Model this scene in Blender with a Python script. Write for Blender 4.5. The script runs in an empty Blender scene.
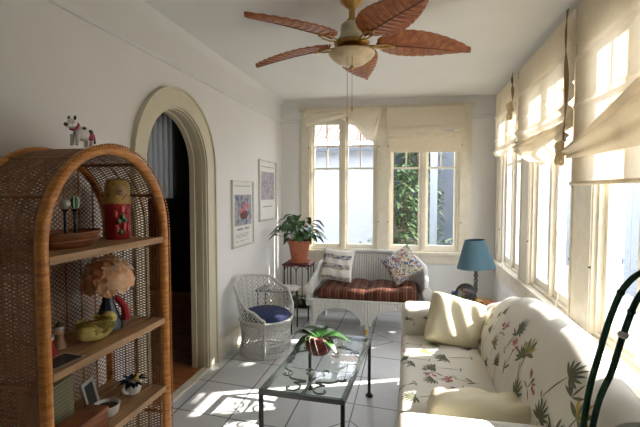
import bpy, bmesh, math, random
from math import sin, cos, pi, sqrt, atan2, radians
from mathutils import Vector, Matrix
random.seed(7)
S = bpy.context.scene
COL = S.collection

# ------------------------------------------------------------------ camera, world, sun, exposure
cd = bpy.data.cameras.new('camera'); cam = bpy.data.objects.new('camera', cd); COL.objects.link(cam)
cd.sensor_width = 36; cd.lens = 36 * 430 / 640; cd.clip_start = 0.05
cam.location = (0, 0, 1.42)
cam.rotation_euler = (radians(90 - 2.9), 0, radians(11.8))
S.camera = cam
S.view_settings.view_transform = 'Standard'; S.view_settings.look = 'None'
S.view_settings.gamma = 1; S.view_settings.use_curve_mapping = False
S.view_settings.exposure = 1.06

W = bpy.data.worlds.new('sky'); S.world = W; W.use_nodes = True
nt = W.node_tree; bg = nt.nodes['Background']
tc = nt.nodes.new('ShaderNodeTexCoord'); sx = nt.nodes.new('ShaderNodeSeparateXYZ')
cr = nt.nodes.new('ShaderNodeValToRGB')
cr.color_ramp.elements[0].position = 0.0; cr.color_ramp.elements[0].color = (.98, .98, 1, 1)
cr.color_ramp.elements[1].position = 0.8; cr.color_ramp.elements[1].color = (.80, .88, 1, 1)
nt.links.new(tc.outputs['Generated'], sx.inputs[0]); nt.links.new(sx.outputs['Z'], cr.inputs[0])
nt.links.new(cr.outputs[0], bg.inputs['Color']); bg.inputs['Strength'].default_value = 3.6

sl = bpy.data.lights.new('sun', 'SUN'); sun = bpy.data.objects.new('sun', sl); COL.objects.link(sun)
sl.energy = 10.0; sl.angle = radians(0.6); sl.color = (1, .93, .82)
az, el = radians(21.6), radians(33.5)
sd = Vector((cos(az) * cos(el), sin(az) * cos(el), sin(el)))
sun.rotation_euler = sd.to_track_quat('Z', 'Y').to_euler(); sun.location = (6, 4, 5)

def portal(x, y, z, w, h, rot):
    l = bpy.data.lights.new('window_portal', 'AREA'); l.shape = 'RECTANGLE'; l.size = w; l.size_y = h
    l.cycles.is_portal = True
    o = bpy.data.objects.new('window_portal', l); COL.objects.link(o); o.location = (x, y, z); o.rotation_euler = rot
portal(1.13, 3.2, 1.5, 3.6, 1.75, (radians(90), 0, radians(90)))
portal(-.31, 5.45, 1.5, 1.9, 1.75, (radians(90), 0, radians(180)))

# ------------------------------------------------------------------ materials
def mat(name, c, r=.6, metal=0, spec=.5, nz=None, bump=None, sheen=0, coat=0):
    m = bpy.data.materials.new(name); m.use_nodes = True; n = m.node_tree; b = n.nodes['Principled BSDF']
    b.inputs['Base Color'].default_value = (*c, 1); b.inputs['Roughness'].default_value = r
    b.inputs['Metallic'].default_value = metal; b.inputs['Specular IOR Level'].default_value = spec
    b.inputs['Sheen Weight'].default_value = sheen; b.inputs['Coat Weight'].default_value = coat
    co = n.nodes.new('ShaderNodeTexCoord')
    if nz is None: nz = (8, .08)
    if nz:
        t = n.nodes.new('ShaderNodeTexNoise'); t.inputs['Scale'].default_value = nz[0]; t.inputs['Detail'].default_value = 4
        n.links.new(co.outputs['Object'], t.inputs['Vector'])
        k = n.nodes.new('ShaderNodeValToRGB'); a = nz[1]
        c2 = nz[2] if len(nz) > 2 else tuple(x * (1 - a) for x in c)
        k.color_ramp.elements[0].position = .3; k.color_ramp.elements[1].position = .7
        k.color_ramp.elements[0].color = (*c2, 1); k.color_ramp.elements[1].color = (*c, 1)
        n.links.new(t.outputs[0], k.inputs[0]); n.links.new(k.outputs[0], b.inputs['Base Color'])
    if bump:
        t2 = n.nodes.new('ShaderNodeTexNoise'); t2.inputs['Scale'].default_value = bump[0]
        n.links.new(co.outputs['Object'], t2.inputs['Vector'])
        bn = n.nodes.new('ShaderNodeBump'); bn.inputs['Distance'].default_value = bump[1]; bn.inputs['Strength'].default_value = .6
        n.links.new(t2.outputs[0], bn.inputs['Height']); n.links.new(bn.outputs[0], b.inputs['Normal'])
    return m

def wood(name, c1, c2, sc=(1, 12, 12), r=.45, scale=3):
    m = bpy.data.materials.new(name); m.use_nodes = True; n = m.node_tree; b = n.nodes['Principled BSDF']
    b.inputs['Roughness'].default_value = r
    co = n.nodes.new('ShaderNodeTexCoord'); mp = n.nodes.new('ShaderNodeMapping'); mp.inputs['Scale'].default_value = sc
    t = n.nodes.new('ShaderNodeTexNoise'); t.inputs['Scale'].default_value = scale; t.inputs['Detail'].default_value = 6
    k = n.nodes.new('ShaderNodeValToRGB'); k.color_ramp.elements[0].position = .35; k.color_ramp.elements[1].position = .65
    k.color_ramp.elements[0].color = (*c1, 1); k.color_ramp.elements[1].color = (*c2, 1)
    n.links.new(co.outputs['Object'], mp.inputs[0]); n.links.new(mp.outputs[0], t.inputs['Vector'])
    n.links.new(t.outputs[0], k.inputs[0]); n.links.new(k.outputs[0], b.inputs['Base Color'])
    return m

def stripes(name, cols, axis, scale, r=.85):
    """narrow woven stripes across one object axis"""
    m = bpy.data.materials.new(name); m.use_nodes = True; n = m.node_tree; b = n.nodes['Principled BSDF']
    b.inputs['Roughness'].default_value = r; b.inputs['Specular IOR Level'].default_value = .15
    co = n.nodes.new('ShaderNodeTexCoord'); s = n.nodes.new('ShaderNodeSeparateXYZ')
    n.links.new(co.outputs['Object'], s.inputs[0])
    mu = n.nodes.new('ShaderNodeMath'); mu.operation = 'MULTIPLY'; mu.inputs[1].default_value = scale
    n.links.new(s.outputs[axis], mu.inputs[0])
    fr = n.nodes.new('ShaderNodeMath'); fr.operation = 'FRACT'; n.links.new(mu.outputs[0], fr.inputs[0])
    k = n.nodes.new('ShaderNodeValToRGB'); k.color_ramp.interpolation = 'CONSTANT'
    e = k.color_ramp.elements
    while len(e) < len(cols): e.new(.5)
    for i, c in enumerate(cols): e[i].position = i / len(cols); e[i].color = (*c, 1)
    n.links.new(fr.outputs[0], k.inputs[0]); n.links.new(k.outputs[0], b.inputs['Base Color'])
    return m

def blotch(name, cols, scale, base, r=.85, thr=.5):
    """printed fabric: little coloured blots over a base colour"""
    m = bpy.data.materials.new(name); m.use_nodes = True; n = m.node_tree; b = n.nodes['Principled BSDF']
    b.inputs['Roughness'].default_value = r; b.inputs['Specular IOR Level'].default_value = .2
    co = n.nodes.new('ShaderNodeTexCoord')
    v = n.nodes.new('ShaderNodeTexVoronoi'); v.inputs['Scale'].default_value = scale
    nz = n.nodes.new('ShaderNodeTexNoise'); nz.inputs['Scale'].default_value = scale * .6
    mx = n.nodes.new('ShaderNodeMixRGB'); mx.inputs[0].default_value = .06
    n.links.new(co.outputs['Object'], nz.inputs['Vector']); n.links.new(co.outputs['Object'], mx.inputs[1]); n.links.new(nz.outputs['Color'], mx.inputs[2])
    n.links.new(mx.outputs[0], v.inputs['Vector'])
    s = n.nodes.new('ShaderNodeSeparateColor'); n.links.new(v.outputs['Color'], s.inputs[0])
    k = n.nodes.new('ShaderNodeValToRGB'); k.color_ramp.interpolation = 'CONSTANT'; e = k.color_ramp.elements
    while len(e) < len(cols): e.new(.5)
    for i, c in enumerate(cols): e[i].position = i / len(cols); e[i].color = (*c, 1)
    n.links.new(s.outputs[0], k.inputs[0])
    g = n.nodes.new('ShaderNodeMath'); g.operation = 'LESS_THAN'; g.inputs[1].default_value = thr
    n.links.new(v.outputs['Distance'], g.inputs[0])
    mm = n.nodes.new('ShaderNodeMixRGB'); mm.inputs[1].default_value = (*base, 1)
    n.links.new(g.outputs[0], mm.inputs[0]); n.links.new(k.outputs[0], mm.inputs[2]); n.links.new(mm.outputs[0], b.inputs['Base Color'])
    return m

def cloth_trans(name, c, t=.5, weave=0):
    m = bpy.data.materials.new(name); m.use_nodes = True; n = m.node_tree; out = n.nodes['Material Output']
    n.nodes.remove(n.nodes['Principled BSDF'])
    d = n.nodes.new('ShaderNodeBsdfDiffuse'); tr = n.nodes.new('ShaderNodeBsdfTranslucent'); mx = n.nodes.new('ShaderNodeMixShader')
    d.inputs[0].default_value = (*c, 1); tr.inputs[0].default_value = (*c, 1); mx.inputs[0].default_value = t
    co = n.nodes.new('ShaderNodeTexCoord'); nz = n.nodes.new('ShaderNodeTexNoise'); nz.inputs['Scale'].default_value = 40
    k = n.nodes.new('ShaderNodeValToRGB'); k.color_ramp.elements[0].color = (*[x * .85 for x in c], 1); k.color_ramp.elements[1].color = (*c, 1)
    n.links.new(co.outputs['Object'], nz.inputs['Vector']); n.links.new(nz.outputs[0], k.inputs[0])
    n.links.new(k.outputs[0], d.inputs[0]); n.links.new(k.outputs[0], tr.inputs[0])
    n.links.new(d.outputs[0], mx.inputs[1]); n.links.new(tr.outputs[0], mx.inputs[2]); n.links.new(mx.outputs[0], out.inputs[0])
    return m

def glass(name, tint=(1, 1, 1), refl=1.45):
    m = bpy.data.materials.new(name); m.use_nodes = True; n = m.node_tree; out = n.nodes['Material Output']
    n.nodes.remove(n.nodes['Principled BSDF'])
    t = n.nodes.new('ShaderNodeBsdfTransparent'); t.inputs[0].default_value = (*tint, 1)
    g = n.nodes.new('ShaderNodeBsdfGlossy'); g.inputs['Roughness'].default_value = .02
    f = n.nodes.new('ShaderNodeFresnel'); f.inputs[0].default_value = refl; mx = n.nodes.new('ShaderNodeMixShader')
    ge = n.nodes.new('ShaderNodeNewGeometry'); iv = n.nodes.new('ShaderNodeMath'); iv.operation = 'SUBTRACT'; iv.inputs[0].default_value = 1
    mu = n.nodes.new('ShaderNodeMath'); mu.operation = 'MULTIPLY'          # the pane reflects once, at its front face
    n.links.new(ge.outputs['Backfacing'], iv.inputs[1]); n.links.new(iv.outputs[0], mu.inputs[0]); n.links.new(f.outputs[0], mu.inputs[1])
    n.links.new(mu.outputs[0], mx.inputs[0]); n.links.new(t.outputs[0], mx.inputs[1]); n.links.new(g.outputs[0], mx.inputs[2])
    n.links.new(mx.outputs[0], out.inputs[0]); return m

def tile_mat():
    m = bpy.data.materials.new('floor_tile'); m.use_nodes = True; n = m.node_tree; b = n.nodes['Principled BSDF']
    L = n.links.new
    def M(op, a, c=None, d=None):
        q = n.nodes.new('ShaderNodeMath'); q.operation = op
        for i, v in enumerate((a, c, d)):
            if v is None: continue
            if isinstance(v, (int, float)): q.inputs[i].default_value = v
            else: L(v, q.inputs[i])
        return q.outputs[0]
    co = n.nodes.new('ShaderNodeTexCoord'); s = n.nodes.new('ShaderNodeSeparateXYZ'); L(co.outputs['Object'], s.inputs[0])
    x = s.outputs['X']; y = M('ADD', s.outputs['Y'], M('MULTIPLY', x, .115))
    def line(v, off, sp, w):
        f = M('FRACT', M('DIVIDE', M('ADD', v, off), sp)); dd = M('MINIMUM', f, M('SUBTRACT', 1.0, f))
        return M('LESS_THAN', M('MULTIPLY', dd, sp), w)
    gx = line(x, 1.47 + 3.73, .373, .0045); gy = line(y, -2.76 + 4.3, .43, .0045)
    # diamond accents, every fourth row on one column line
    yy = M('SUBTRACT', M('MULTIPLY', M('FRACT', M('DIVIDE', M('ADD', y, -2.33 + .86 + 8.6), 1.72)), 1.72), .86)
    dm = M('ADD', M('ABSOLUTE', M('ADD', x, .35)), M('ABSOLUTE', yy))
    gd = M('LESS_THAN', M('ABSOLUTE', M('SUBTRACT', dm, .215)), .006)
    g = M('MAXIMUM', M('MAXIMUM', gx, gy), gd)
    nz = n.nodes.new('ShaderNodeTexNoise'); nz.inputs['Scale'].default_value = 5; nz.inputs['Detail'].default_value = 5
    L(co.outputs['Object'], nz.inputs['Vector'])
    k = n.nodes.new('ShaderNodeValToRGB'); k.color_ramp.elements[0].position = .3; k.color_ramp.elements[1].position = .7
    k.color_ramp.elements[0].color = (.60, .61, .63, 1); k.color_ramp.elements[1].color = (.68, .68, .69, 1); L(nz.outputs[0], k.inputs[0])
    mx = n.nodes.new('ShaderNodeMixRGB'); L(g, mx.inputs[0]); L(k.outputs[0], mx.inputs[1]); mx.inputs[2].default_value = (.10, .11, .12, 1)
    L(mx.outputs[0], b.inputs['Base Color']); b.inputs['Roughness'].default_value = .38
    bn = n.nodes.new('ShaderNodeBump'); bn.inputs['Distance'].default_value = .002; L(M('SUBTRACT', 1.0, g), bn.inputs['Height']); L(bn.outputs[0], b.inputs['Normal'])
    return m

def plank_mat():
    m = wood('hall_planks', (.30, .09, .025), (.55, .20, .06), (2, 14, 1), .3)
    return m

M_ = {}
M_['wall'] = mat('wall_paint', (.79, .775, .75), .7, nz=(3, .03), bump=(12, .002))
M_['ceil'] = mat('ceiling_paint', (.82, .815, .79), .8, nz=(3, .03), bump=(10, .002))
M_['cream'] = mat('cream_trim', (.77, .72, .60), .4, nz=(14, .10, (.69, .62, .49)))
M_['casing'] = mat('door_casing_paint', (.66, .60, .45), .45, nz=(10, .06))
M_['sash'] = mat('sash_paint', (.84, .80, .68), .4, nz=(14, .06))
M_['tile'] = tile_mat()
M_['planks'] = plank_mat()
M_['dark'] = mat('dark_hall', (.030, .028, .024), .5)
M_['glass'] = glass('window_glass')
M_['tglass'] = glass('table_glass', (.93, .97, .95), 1.5)
M_['shade'] = cloth_trans('shade_cloth', (.87, .78, .62), .26)
M_['shade_pale'] = cloth_trans('shade_cloth_pale', (.89, .81, .66), .25)
M_['sheer'] = cloth_trans('sheer_cloth', (.42, .42, .40), .5)
M_['tie'] = mat('tie_cloth', (.30, .18, .08), .9)
M_['tie_pale'] = mat('tie_cloth_pale', (.80, .62, .36), .9)
M_['rattan'] = wood('rattan', (.46, .17, .035), (.74, .33, .08), (4, 4, 30), .35)
M_['lattice'] = mat('rattan_lattice', (.36, .17, .07), .5, nz=(30, .35))
M_['shelfwood'] = wood('shelf_wood', (.30, .16, .07), (.55, .34, .17), (14, 1, 6), .5)
M_['wicker'] = mat('white_wicker', (.64, .635, .60), .5, nz=(60, .2))
M_['navy'] = mat('navy_cloth', (.018, .03, .10), .85, nz=(30, .3), bump=(150, .001))
M_['iron'] = mat('black_iron', (.03, .03, .03), .45, metal=.4)
M_['greyiron'] = mat('grey_iron', (.10, .11, .105), .4, metal=.5)
M_['terra'] = mat('terracotta', (.46, .15, .07), .65, nz=(12, .25))
M_['soil'] = mat('soil', (.04, .025, .015), .9)
M_['leaf'] = mat('leaf_green', (.035, .12, .03), .35, nz=(9, .5))
M_['leaf2'] = mat('leaf_bright', (.10, .26, .05), .35, nz=(9, .45))
M_['leaf3'] = mat('orchid_leaf', (.05, .16, .035), .3, nz=(9, .5))
M_['leafout'] = mat('garden_leaf', (.07, .13, .045), .5, nz=(3, .5))
M_['brass'] = mat('brass', (.55, .36, .13), .28, metal=1)
M_['fanwood'] = wood('fan_wood', (.25, .062, .012), (.43, .135, .028), (10, 10, 3), .33)
M_['fanrib'] = mat('fan_rib', (.15, .035, .012), .4)
M_['bowl'] = mat('frosted_bowl', (.80, .70, .50), .35, nz=(16, .3, (.62, .47, .26)))
M_['housing'] = mat('fan_housing', (.62, .58, .42), .35)
M_['chintz'] = mat('cream_chintz', (.87, .84, .76), .75, nz=(6, .05), bump=(60, .001), spec=.3)
M_['satin'] = mat('cream_cushion', (.82, .75, .54), .55, nz=(5, .05), bump=(9, .01), spec=.4)
M_['p_green'] = mat('print_green', (.17, .19, .09), .8)
M_['p_dark'] = mat('print_dark', (.15, .15, .14), .8)
M_['p_pink'] = mat('print_pink', (.55, .20, .20), .8)
M_['p_gold'] = mat('print_gold', (.55, .42, .12), .8)
M_['stripe'] = stripes('stripe_cloth', [(.09, .018, .014), (.04, .024, .015), (.15, .045, .025), (.06, .05, .02), (.11, .022, .018), (.17, .09, .045), (.05, .014, .014), (.08, .03, .02)], 'X', 12)
M_['floral'] = blotch('floral_cloth', [(.06, .10, .28), (.45, .16, .16), (.62, .60, .50), (.16, .25, .12), (.12, .17, .36), (.60, .56, .5), (.5, .35, .15)], 48, (.66, .64, .60), thr=.62)
M_['bandprint'] = blotch('band_cloth', [(.10, .14, .30), (.42, .25, .14), (.5, .46, .4), (.2, .25, .4)], 45, (.6, .55, .48), thr=.6)
M_['whitecloth'] = mat('white_cloth', (.80, .78, .74), .8)
M_['teal'] = mat('teal_shade', (.07, .145, .19), .8, nz=(20, .1))
M_['blue'] = mat('blue_glaze', (.05, .18, .30), .2)
M_['white'] = mat('white_glaze', (.85, .84, .80), .3, nz=(5, .02))
M_['black'] = mat('black_gloss', (.015, .015, .015), .3)
M_['red'] = mat('red_lacquer', (.42, .02, .02), .3)
M_['gold'] = blotch('gold_paint', [(.20, .10, .03), (.62, .38, .10), (.70, .48, .18)], 75, (.58, .38, .12), r=.4, thr=.35)
M_['pink'] = mat('pink_paint', (.45, .05, .14), .5)
M_['rose'] = mat('rose_paint', (.62, .05, .05), .4)
M_['green'] = mat('green_lacquer', (.02, .20, .06), .35)
M_['skin'] = mat('painted_skin', (.62, .40, .25), .5)
M_['peach'] = mat('peach_paper', (.72, .30, .12), .6, nz=(25, .5, (.78, .56, .36)))
M_['yellow'] = mat('yellow_plush', (.72, .62, .20), .9, nz=(40, .3))
M_['basket'] = wood('basket_weave', (.14, .045, .015), (.34, .12, .04), (3, 3, 60), .5)
M_['paper'] = mat('poster_paper', (.74, .72, .68), .5)
M_['print1'] = blotch('poster_print', [(.10, .14, .25), (.25, .28, .34), (.45, .36, .33), (.16, .16, .2), (.36, .4, .45)], 22, (.3, .3, .34), r=.4)
M_['print2'] = blotch('poster_print_b', [(.30, .20, .24), (.42, .38, .42), (.22, .26, .38), (.5, .40, .38)], 26, (.36, .34, .4), r=.4)
M_['ink'] = mat('ink', (.10, .10, .13), .6)
M_['silver'] = mat('silver_frame', (.62, .60, .55), .3, metal=.5)
M_['maroon'] = mat('maroon_wicker', (.16, .02, .02), .45, nz=(60, .6), bump=(80, .004))
M_['root'] = mat('pale_root', (.62, .55, .42), .6)
M_['greenpole'] = mat('green_bamboo', (.02, .11, .06), .25, nz=(10, .4))
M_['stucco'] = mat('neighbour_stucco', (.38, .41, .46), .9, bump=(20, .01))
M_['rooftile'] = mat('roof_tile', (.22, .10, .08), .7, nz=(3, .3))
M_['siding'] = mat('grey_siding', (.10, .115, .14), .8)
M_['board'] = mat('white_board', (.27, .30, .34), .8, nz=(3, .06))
M_['ground'] = mat('garden_paving', (.42, .40, .37), .9, nz=(4, .2))
M_['trunk'] = mat('bark', (.10, .07, .05), .9)
M_['fabricbox'] = stripes('checked_box', [(.24, .22, .13), (.30, .28, .18), (.20, .18, .11)], 'Z', 60)
M_['mirror'] = mat('dark_photo', (.05, .055, .05), .15)
M_['print_dark'] = mat('photo_dark', (.03, .05, .07), .25, nz=(40, .6))

# ------------------------------------------------------------------ mesh builder
def frames(pts, closed=False):
    n = len(pts); T = []
    for i in range(n):
        a = pts[(i - 1) % n] if (closed or i > 0) else pts[i]; b = pts[(i + 1) % n] if (closed or i < n - 1) else pts[i]
        d = (b - a); T.append(d.normalized() if d.length > 1e-9 else Vector((0, 0, 1)))
    up = Vector((0, 0, 1)) if abs(T[0].z) < .9 else Vector((1, 0, 0))
    N = [(up - T[0] * up.dot(T[0])).normalized()]
    for i in range(1, n):
        v = N[-1] - T[i] * N[-1].dot(T[i]); N.append(v.normalized() if v.length > 1e-6 else N[-1])
    return T, N

class MB:
    def __init__(s): s.v = []; s.f = []; s.m = []
    def add(s, vs, fs, m=0):
        o = len(s.v); s.v += [Vector(p) for p in vs]; s.f += [tuple(i + o for i in f) for f in fs]; s.m += [m] * len(fs); return s
    def box(s, c, sz, rot=None, m=0):
        R = Matrix.Rotation(rot[1], 3, rot[0]) if rot else Matrix.Identity(3); c = Vector(c)
        vs = [c + R @ Vector((x * sz[0] / 2, y * sz[1] / 2, z * sz[2] / 2)) for x in (-1, 1) for y in (-1, 1) for z in (-1, 1)]
        return s.add(vs, [(0, 1, 3, 2), (4, 6, 7, 5), (0, 4, 5, 1), (2, 3, 7, 6), (0, 2, 6, 4), (1, 5, 7, 3)], m)
    def bb(s, x0, x1, y0, y1, z0, z1, m=0): return s.box(((x0 + x1) / 2, (y0 + y1) / 2, (z0 + z1) / 2), (abs(x1 - x0), abs(y1 - y0), abs(z1 - z0)), m=m)
    def rbox(s, c, h, r, n=8, deform=None, rot=None, m=0):
        """rounded box, half sizes h, corner radius r; deform(p) on the local point"""
        c = Vector(c); h = Vector(h); inner = Vector([max(x - r, 0) for x in h]); idx = {}; vs = []; fs = []
        def pt(a, b, ax, sg):
            q = [0, 0, 0]; q[ax] = sg; o = [i for i in range(3) if i != ax]
            for k, t in zip(o, (a, b)):
                q[k] = t
            p = Vector([0, 0, 0])
            for k in range(3):
                t = q[k]; e = r / h[k] if h[k] > 1e-6 else 1; p[k] = t * h[k]
            i_ = Vector([max(-inner[k], min(inner[k], p[k])) for k in range(3)]); d = p - i_
            if d.length > 1e-9: p = i_ + d.normalized() * r
            key = tuple(round(x, 6) for x in p)
            if key not in idx: idx[key] = len(vs); vs.append(p)
            return idx[key]
        def knots(k):
            e = min(1, r / h[k]); out = [-1, -1 + e * .12, -1 + e * .35, -1 + e * .65]; out += [-1 + e + (2 - 2 * e) * i / n for i in range(n + 1)] if e < 1 else [0]
            out += [1 - e * .65, 1 - e * .35, 1 - e * .12, 1]; return out
        for ax in range(3):
            o = [i for i in range(3) if i != ax]; ka, kb = knots(o[0]), knots(o[1])
            for sg in (-1, 1):
                for i in range(len(ka) - 1):
                    for j in range(len(kb) - 1):
                        q = [pt(ka[i], kb[j], ax, sg), pt(ka[i + 1], kb[j], ax, sg), pt(ka[i + 1], kb[j + 1], ax, sg), pt(ka[i], kb[j + 1], ax, sg)]
                        if (sg < 0) ^ (ax == 1): q.reverse()
                        q = list(dict.fromkeys(q))
                        if len(q) > 2: fs.append(q)
        out = []
        for p in vs:
            if deform: p = Vector(deform(p))
            if rot: p = rot @ p
            out.append(p + c)
        return s.add(out, fs, m)
    def tube(s, pts, r, seg=8, closed=False, m=0, cap=True):
        pts = [Vector(p) for p in pts]; n = len(pts); T, N = frames(pts, closed); vs = []; fs = []
        for i, p in enumerate(pts):
            rr = r[i] if isinstance(r, (list, tuple)) else r; B = T[i].cross(N[i])
            for k in range(seg):
                a = 2 * pi * k / seg; vs.append(p + (N[i] * cos(a) + B * sin(a)) * rr)
        for i in range(n if closed else n - 1):
            j = (i + 1) % n
            for k in range(seg): fs.append((i * seg + k, i * seg + (k + 1) % seg, j * seg + (k + 1) % seg, j * seg + k))
        if cap and not closed: fs.append(tuple(reversed(range(seg)))); fs.append(tuple((n - 1) * seg + k for k in range(seg)))
        return s.add(vs, fs, m)
    def lathe(s, prof, c=(0, 0, 0), seg=24, m=0, axis=None, ell=1, wob=None):
        c = Vector(c); vs = []; fs = []; R = axis if axis else Matrix.Identity(3)
        for i, (r, z) in enumerate(prof):
            for k in range(seg):
                a = 2 * pi * k / seg; rr = r * (wob(a, i) if wob else 1)
                vs.append(c + R @ Vector((rr * cos(a), rr * ell * sin(a), z)))
        for i in range(len(prof) - 1):
            for k in range(seg): fs.append((i * seg + k, i * seg + (k + 1) % seg, (i + 1) * seg + (k + 1) % seg, (i + 1) * seg + k))
        if prof[0][0] > 1e-5: fs.append(tuple(reversed(range(seg))))
        if prof[-1][0] > 1e-5: fs.append(tuple((len(prof) - 1) * seg + k for k in range(seg)))
        return s.add(vs, fs, m)
    def ball(s, c, r, seg=14, m=0, rot=None):
        if not isinstance(r, (tuple, list)): r = (r, r, r)
        c = Vector(c); vs = []; fs = []; n = seg // 2; R = rot if rot else Matrix.Identity(3)
        for i in range(n + 1):
            t = pi * i / n
            for k in range(seg):
                a = 2 * pi * k / seg; vs.append(c + R @ Vector((r[0] * sin(t) * cos(a), r[1] * sin(t) * sin(a), -r[2] * cos(t))))
        for i in range(n):
            for k in range(seg): fs.append((i * seg + k, i * seg + (k + 1) % seg, (i + 1) * seg + (k + 1) % seg, (i + 1) * seg + k))
        return s.add(vs, fs, m)
    def grid(s, fn, nu, nv, thick=0, m=0, cu=False):
        """surface fn(u, v) -> point, u, v in 0..1; thick extrudes along the normal"""
        P = [[Vector(fn(i / nu, j / nv)) for j in range(nv + 1)] for i in range(nu + 1)]
        vs = [p for row in P for p in row]; w = nv + 1; fs = []
        for i in range(nu):
            for j in range(nv): fs.append((i * w + j, (i + 1) * w + j, (i + 1) * w + j + 1, i * w + j + 1))
        if thick:
            N = []
            for i in range(nu + 1):
                for j in range(nv + 1):
                    a = P[min(i + 1, nu)][j] - P[max(i - 1, 0)][j]; b = P[i][min(j + 1, nv)] - P[i][max(j - 1, 0)]
                    q = a.cross(b); N.append(q.normalized() if q.length > 1e-12 else Vector((0, 0, 1)))
            o = len(vs); vs += [vs[k] - N[k] * thick for k in range(o)]
            fs += [tuple(reversed([x + o for x in f])) for f in list(fs)]
            for i in range(nu):
                fs.append((i * w, i * w + o, (i + 1) * w + o, (i + 1) * w)); a = i * w + nv; fs.append((a, a + w, a + w + o, a + o))
            for j in range(nv):
                fs.append((j, j + 1, j + 1 + o, j + o)); a = nu * w + j; fs.append((a, a + o, a + 1 + o, a + 1))
        return s.add(vs, fs, m)
    def prism(s, poly, ax, a0, a1, m=0):
        """polygon in the two other axes, extruded along ax"""
        def P(p, a):
            q = list(p); q.insert(ax, a); return q
        n = len(poly); vs = [P(p, a0) for p in poly] + [P(p, a1) for p in poly]
        fs = [tuple(range(n)), tuple(reversed(range(n, 2 * n)))] + [(i, i + n, (i + 1) % n + n, (i + 1) % n) for i in range(n)]
        return s.add(vs, fs, m)
    def strand(s, fn, pts, perp, w, t, off=0, m=0):
        """flat strand over a surface fn(u, v, n)"""
        vs = []; fs = []
        for (u, v) in pts:
            for a, b in ((-1, -1), (1, -1), (1, 1), (-1, 1)):
                vs.append(Vector(fn(u + perp[0] * w / 2 * a, v + perp[1] * w / 2 * a, off + b * t / 2)))
        for i in range(len(pts) - 1):
            for k in range(4): fs.append((i * 4 + k, i * 4 + (k + 1) % 4, i * 4 + 4 + (k + 1) % 4, i * 4 + 4 + k))
        return s.add(vs, fs, m)
    def lattice(s, fn, U, V, sp, w, t, slope=1.0, step=.05, vmax=None, both=True, m=0):
        for sg in ((1, -1) if both else (1,)):
            d = Vector((1, slope * sg)).normalized(); pr = (-d.y, d.x); L = abs(U * d.y) + abs(V * d.x)
            k = -int(L / sp) - 1
            while k * sp < L + sp:
                # points with pr . p = k*sp
                o = Vector((pr[0] * k * sp, pr[1] * k * sp)); lo, hi = -10, 10
                for c in range(2):
                    mx = (U, V)[c]
                    if abs(d[c]) > 1e-6:
                        a, b = (0 - o[c]) / d[c], (mx - o[c]) / d[c]; lo = max(lo, min(a, b)); hi = min(hi, max(a, b))
                if hi - lo > sp * .3:
                    n = max(1, int((hi - lo) / step)); run = []
                    for i in range(n + 1):
                        q = o + d * (lo + (hi - lo) * i / n)
                        if vmax and q.y > vmax(q.x):
                            if len(run) > 1: s.strand(fn, run, pr, w, t, sg * t / 2, m)
                            run = []
                        else: run.append((q.x, q.y))
                    if len(run) > 1: s.strand(fn, run, pr, w, t, sg * t / 2, m)
                k += 1
        return s
    def build(s, name, mats, parent=None, world=False, smooth=True, loc=None, recenter=True):
        if not isinstance(mats, (list, tuple)): mats = [mats]
        me = bpy.data.meshes.new(name); off = Vector((0, 0, 0))
        if parent is not None and world:
            p = parent
            while p is not None: off += p.location; p = p.parent
        elif parent is None and loc is None and recenter and s.v:
            xs = [v.x for v in s.v]; ys = [v.y for v in s.v]; off = Vector(((min(xs) + max(xs)) / 2, (min(ys) + max(ys)) / 2, min(v.z for v in s.v)))
        me.from_pydata([tuple(v - off) for v in s.v], [], s.f)
        for m in mats: me.materials.append(M_[m] if isinstance(m, str) else m)
        me.polygons.foreach_set('material_index', s.m); me.polygons.foreach_set('use_smooth', [smooth] * len(s.f)); me.update()
        bm = bmesh.new(); bm.from_mesh(me); bmesh.ops.recalc_face_normals(bm, faces=bm.faces)
        if smooth:
            for e in bm.edges:
                if len(e.link_faces) == 2 and e.calc_face_angle(0) > radians(38): e.smooth = False
        bm.to_mesh(me); bm.free()
        o = bpy.data.objects.new(name, me); COL.objects.link(o)
        if parent is not None: o.parent = parent
        else: o.location = Vector(loc) if loc is not None else off
        return o

def thing(name, label, cat, loc=(0, 0, 0), rz=0, group=None):
    o = bpy.data.objects.new(name, None); COL.objects.link(o); o.location = loc; o.rotation_euler = (0, 0, rz); o.empty_display_size = .05
    o['label'] = label; o['category'] = cat
    if group: o['group'] = group
    return o
def tag(o, label, cat, group=None):
    o['label'] = label; o['category'] = cat
    if group: o['group'] = group
    return o
def struct(o): o['kind'] = 'structure'; return o
def sempty(name, loc=(0, 0, 0), rz=0):
    o = bpy.data.objects.new(name, None); COL.objects.link(o); o.location = loc; o.rotation_euler = (0, 0, rz); o['kind'] = 'structure'; o.empty_display_size = .05; return o
def bez(p, n=8):
    """Catmull-Rom through the points"""
    p = [Vector(q) for q in p]; q = [p[0] * 2 - p[1]] + p + [p[-1] * 2 - p[-2]]; out = []
    for i in range(1, len(q) - 2):
        for k in range(n):
            t = k / n; a, b, c, d = q[i - 1], q[i], q[i + 1], q[i + 2]
            out.append(.5 * ((2 * b) + (c - a) * t + (2 * a - 5 * b + 4 * c - d) * t * t + (3 * b - a - 3 * c + d) * t ** 3))
    return out + [p[-1]]
def lerp(tab, x):
    if x <= tab[0][0]: return tab[0][1]
    for (a, b), (c, d) in zip(tab, tab[1:]):
        if x <= c:
            t = (x - a) / (c - a); t = t * t * (3 - 2 * t); return b + (d - b) * t
    return tab[-1][1]

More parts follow.
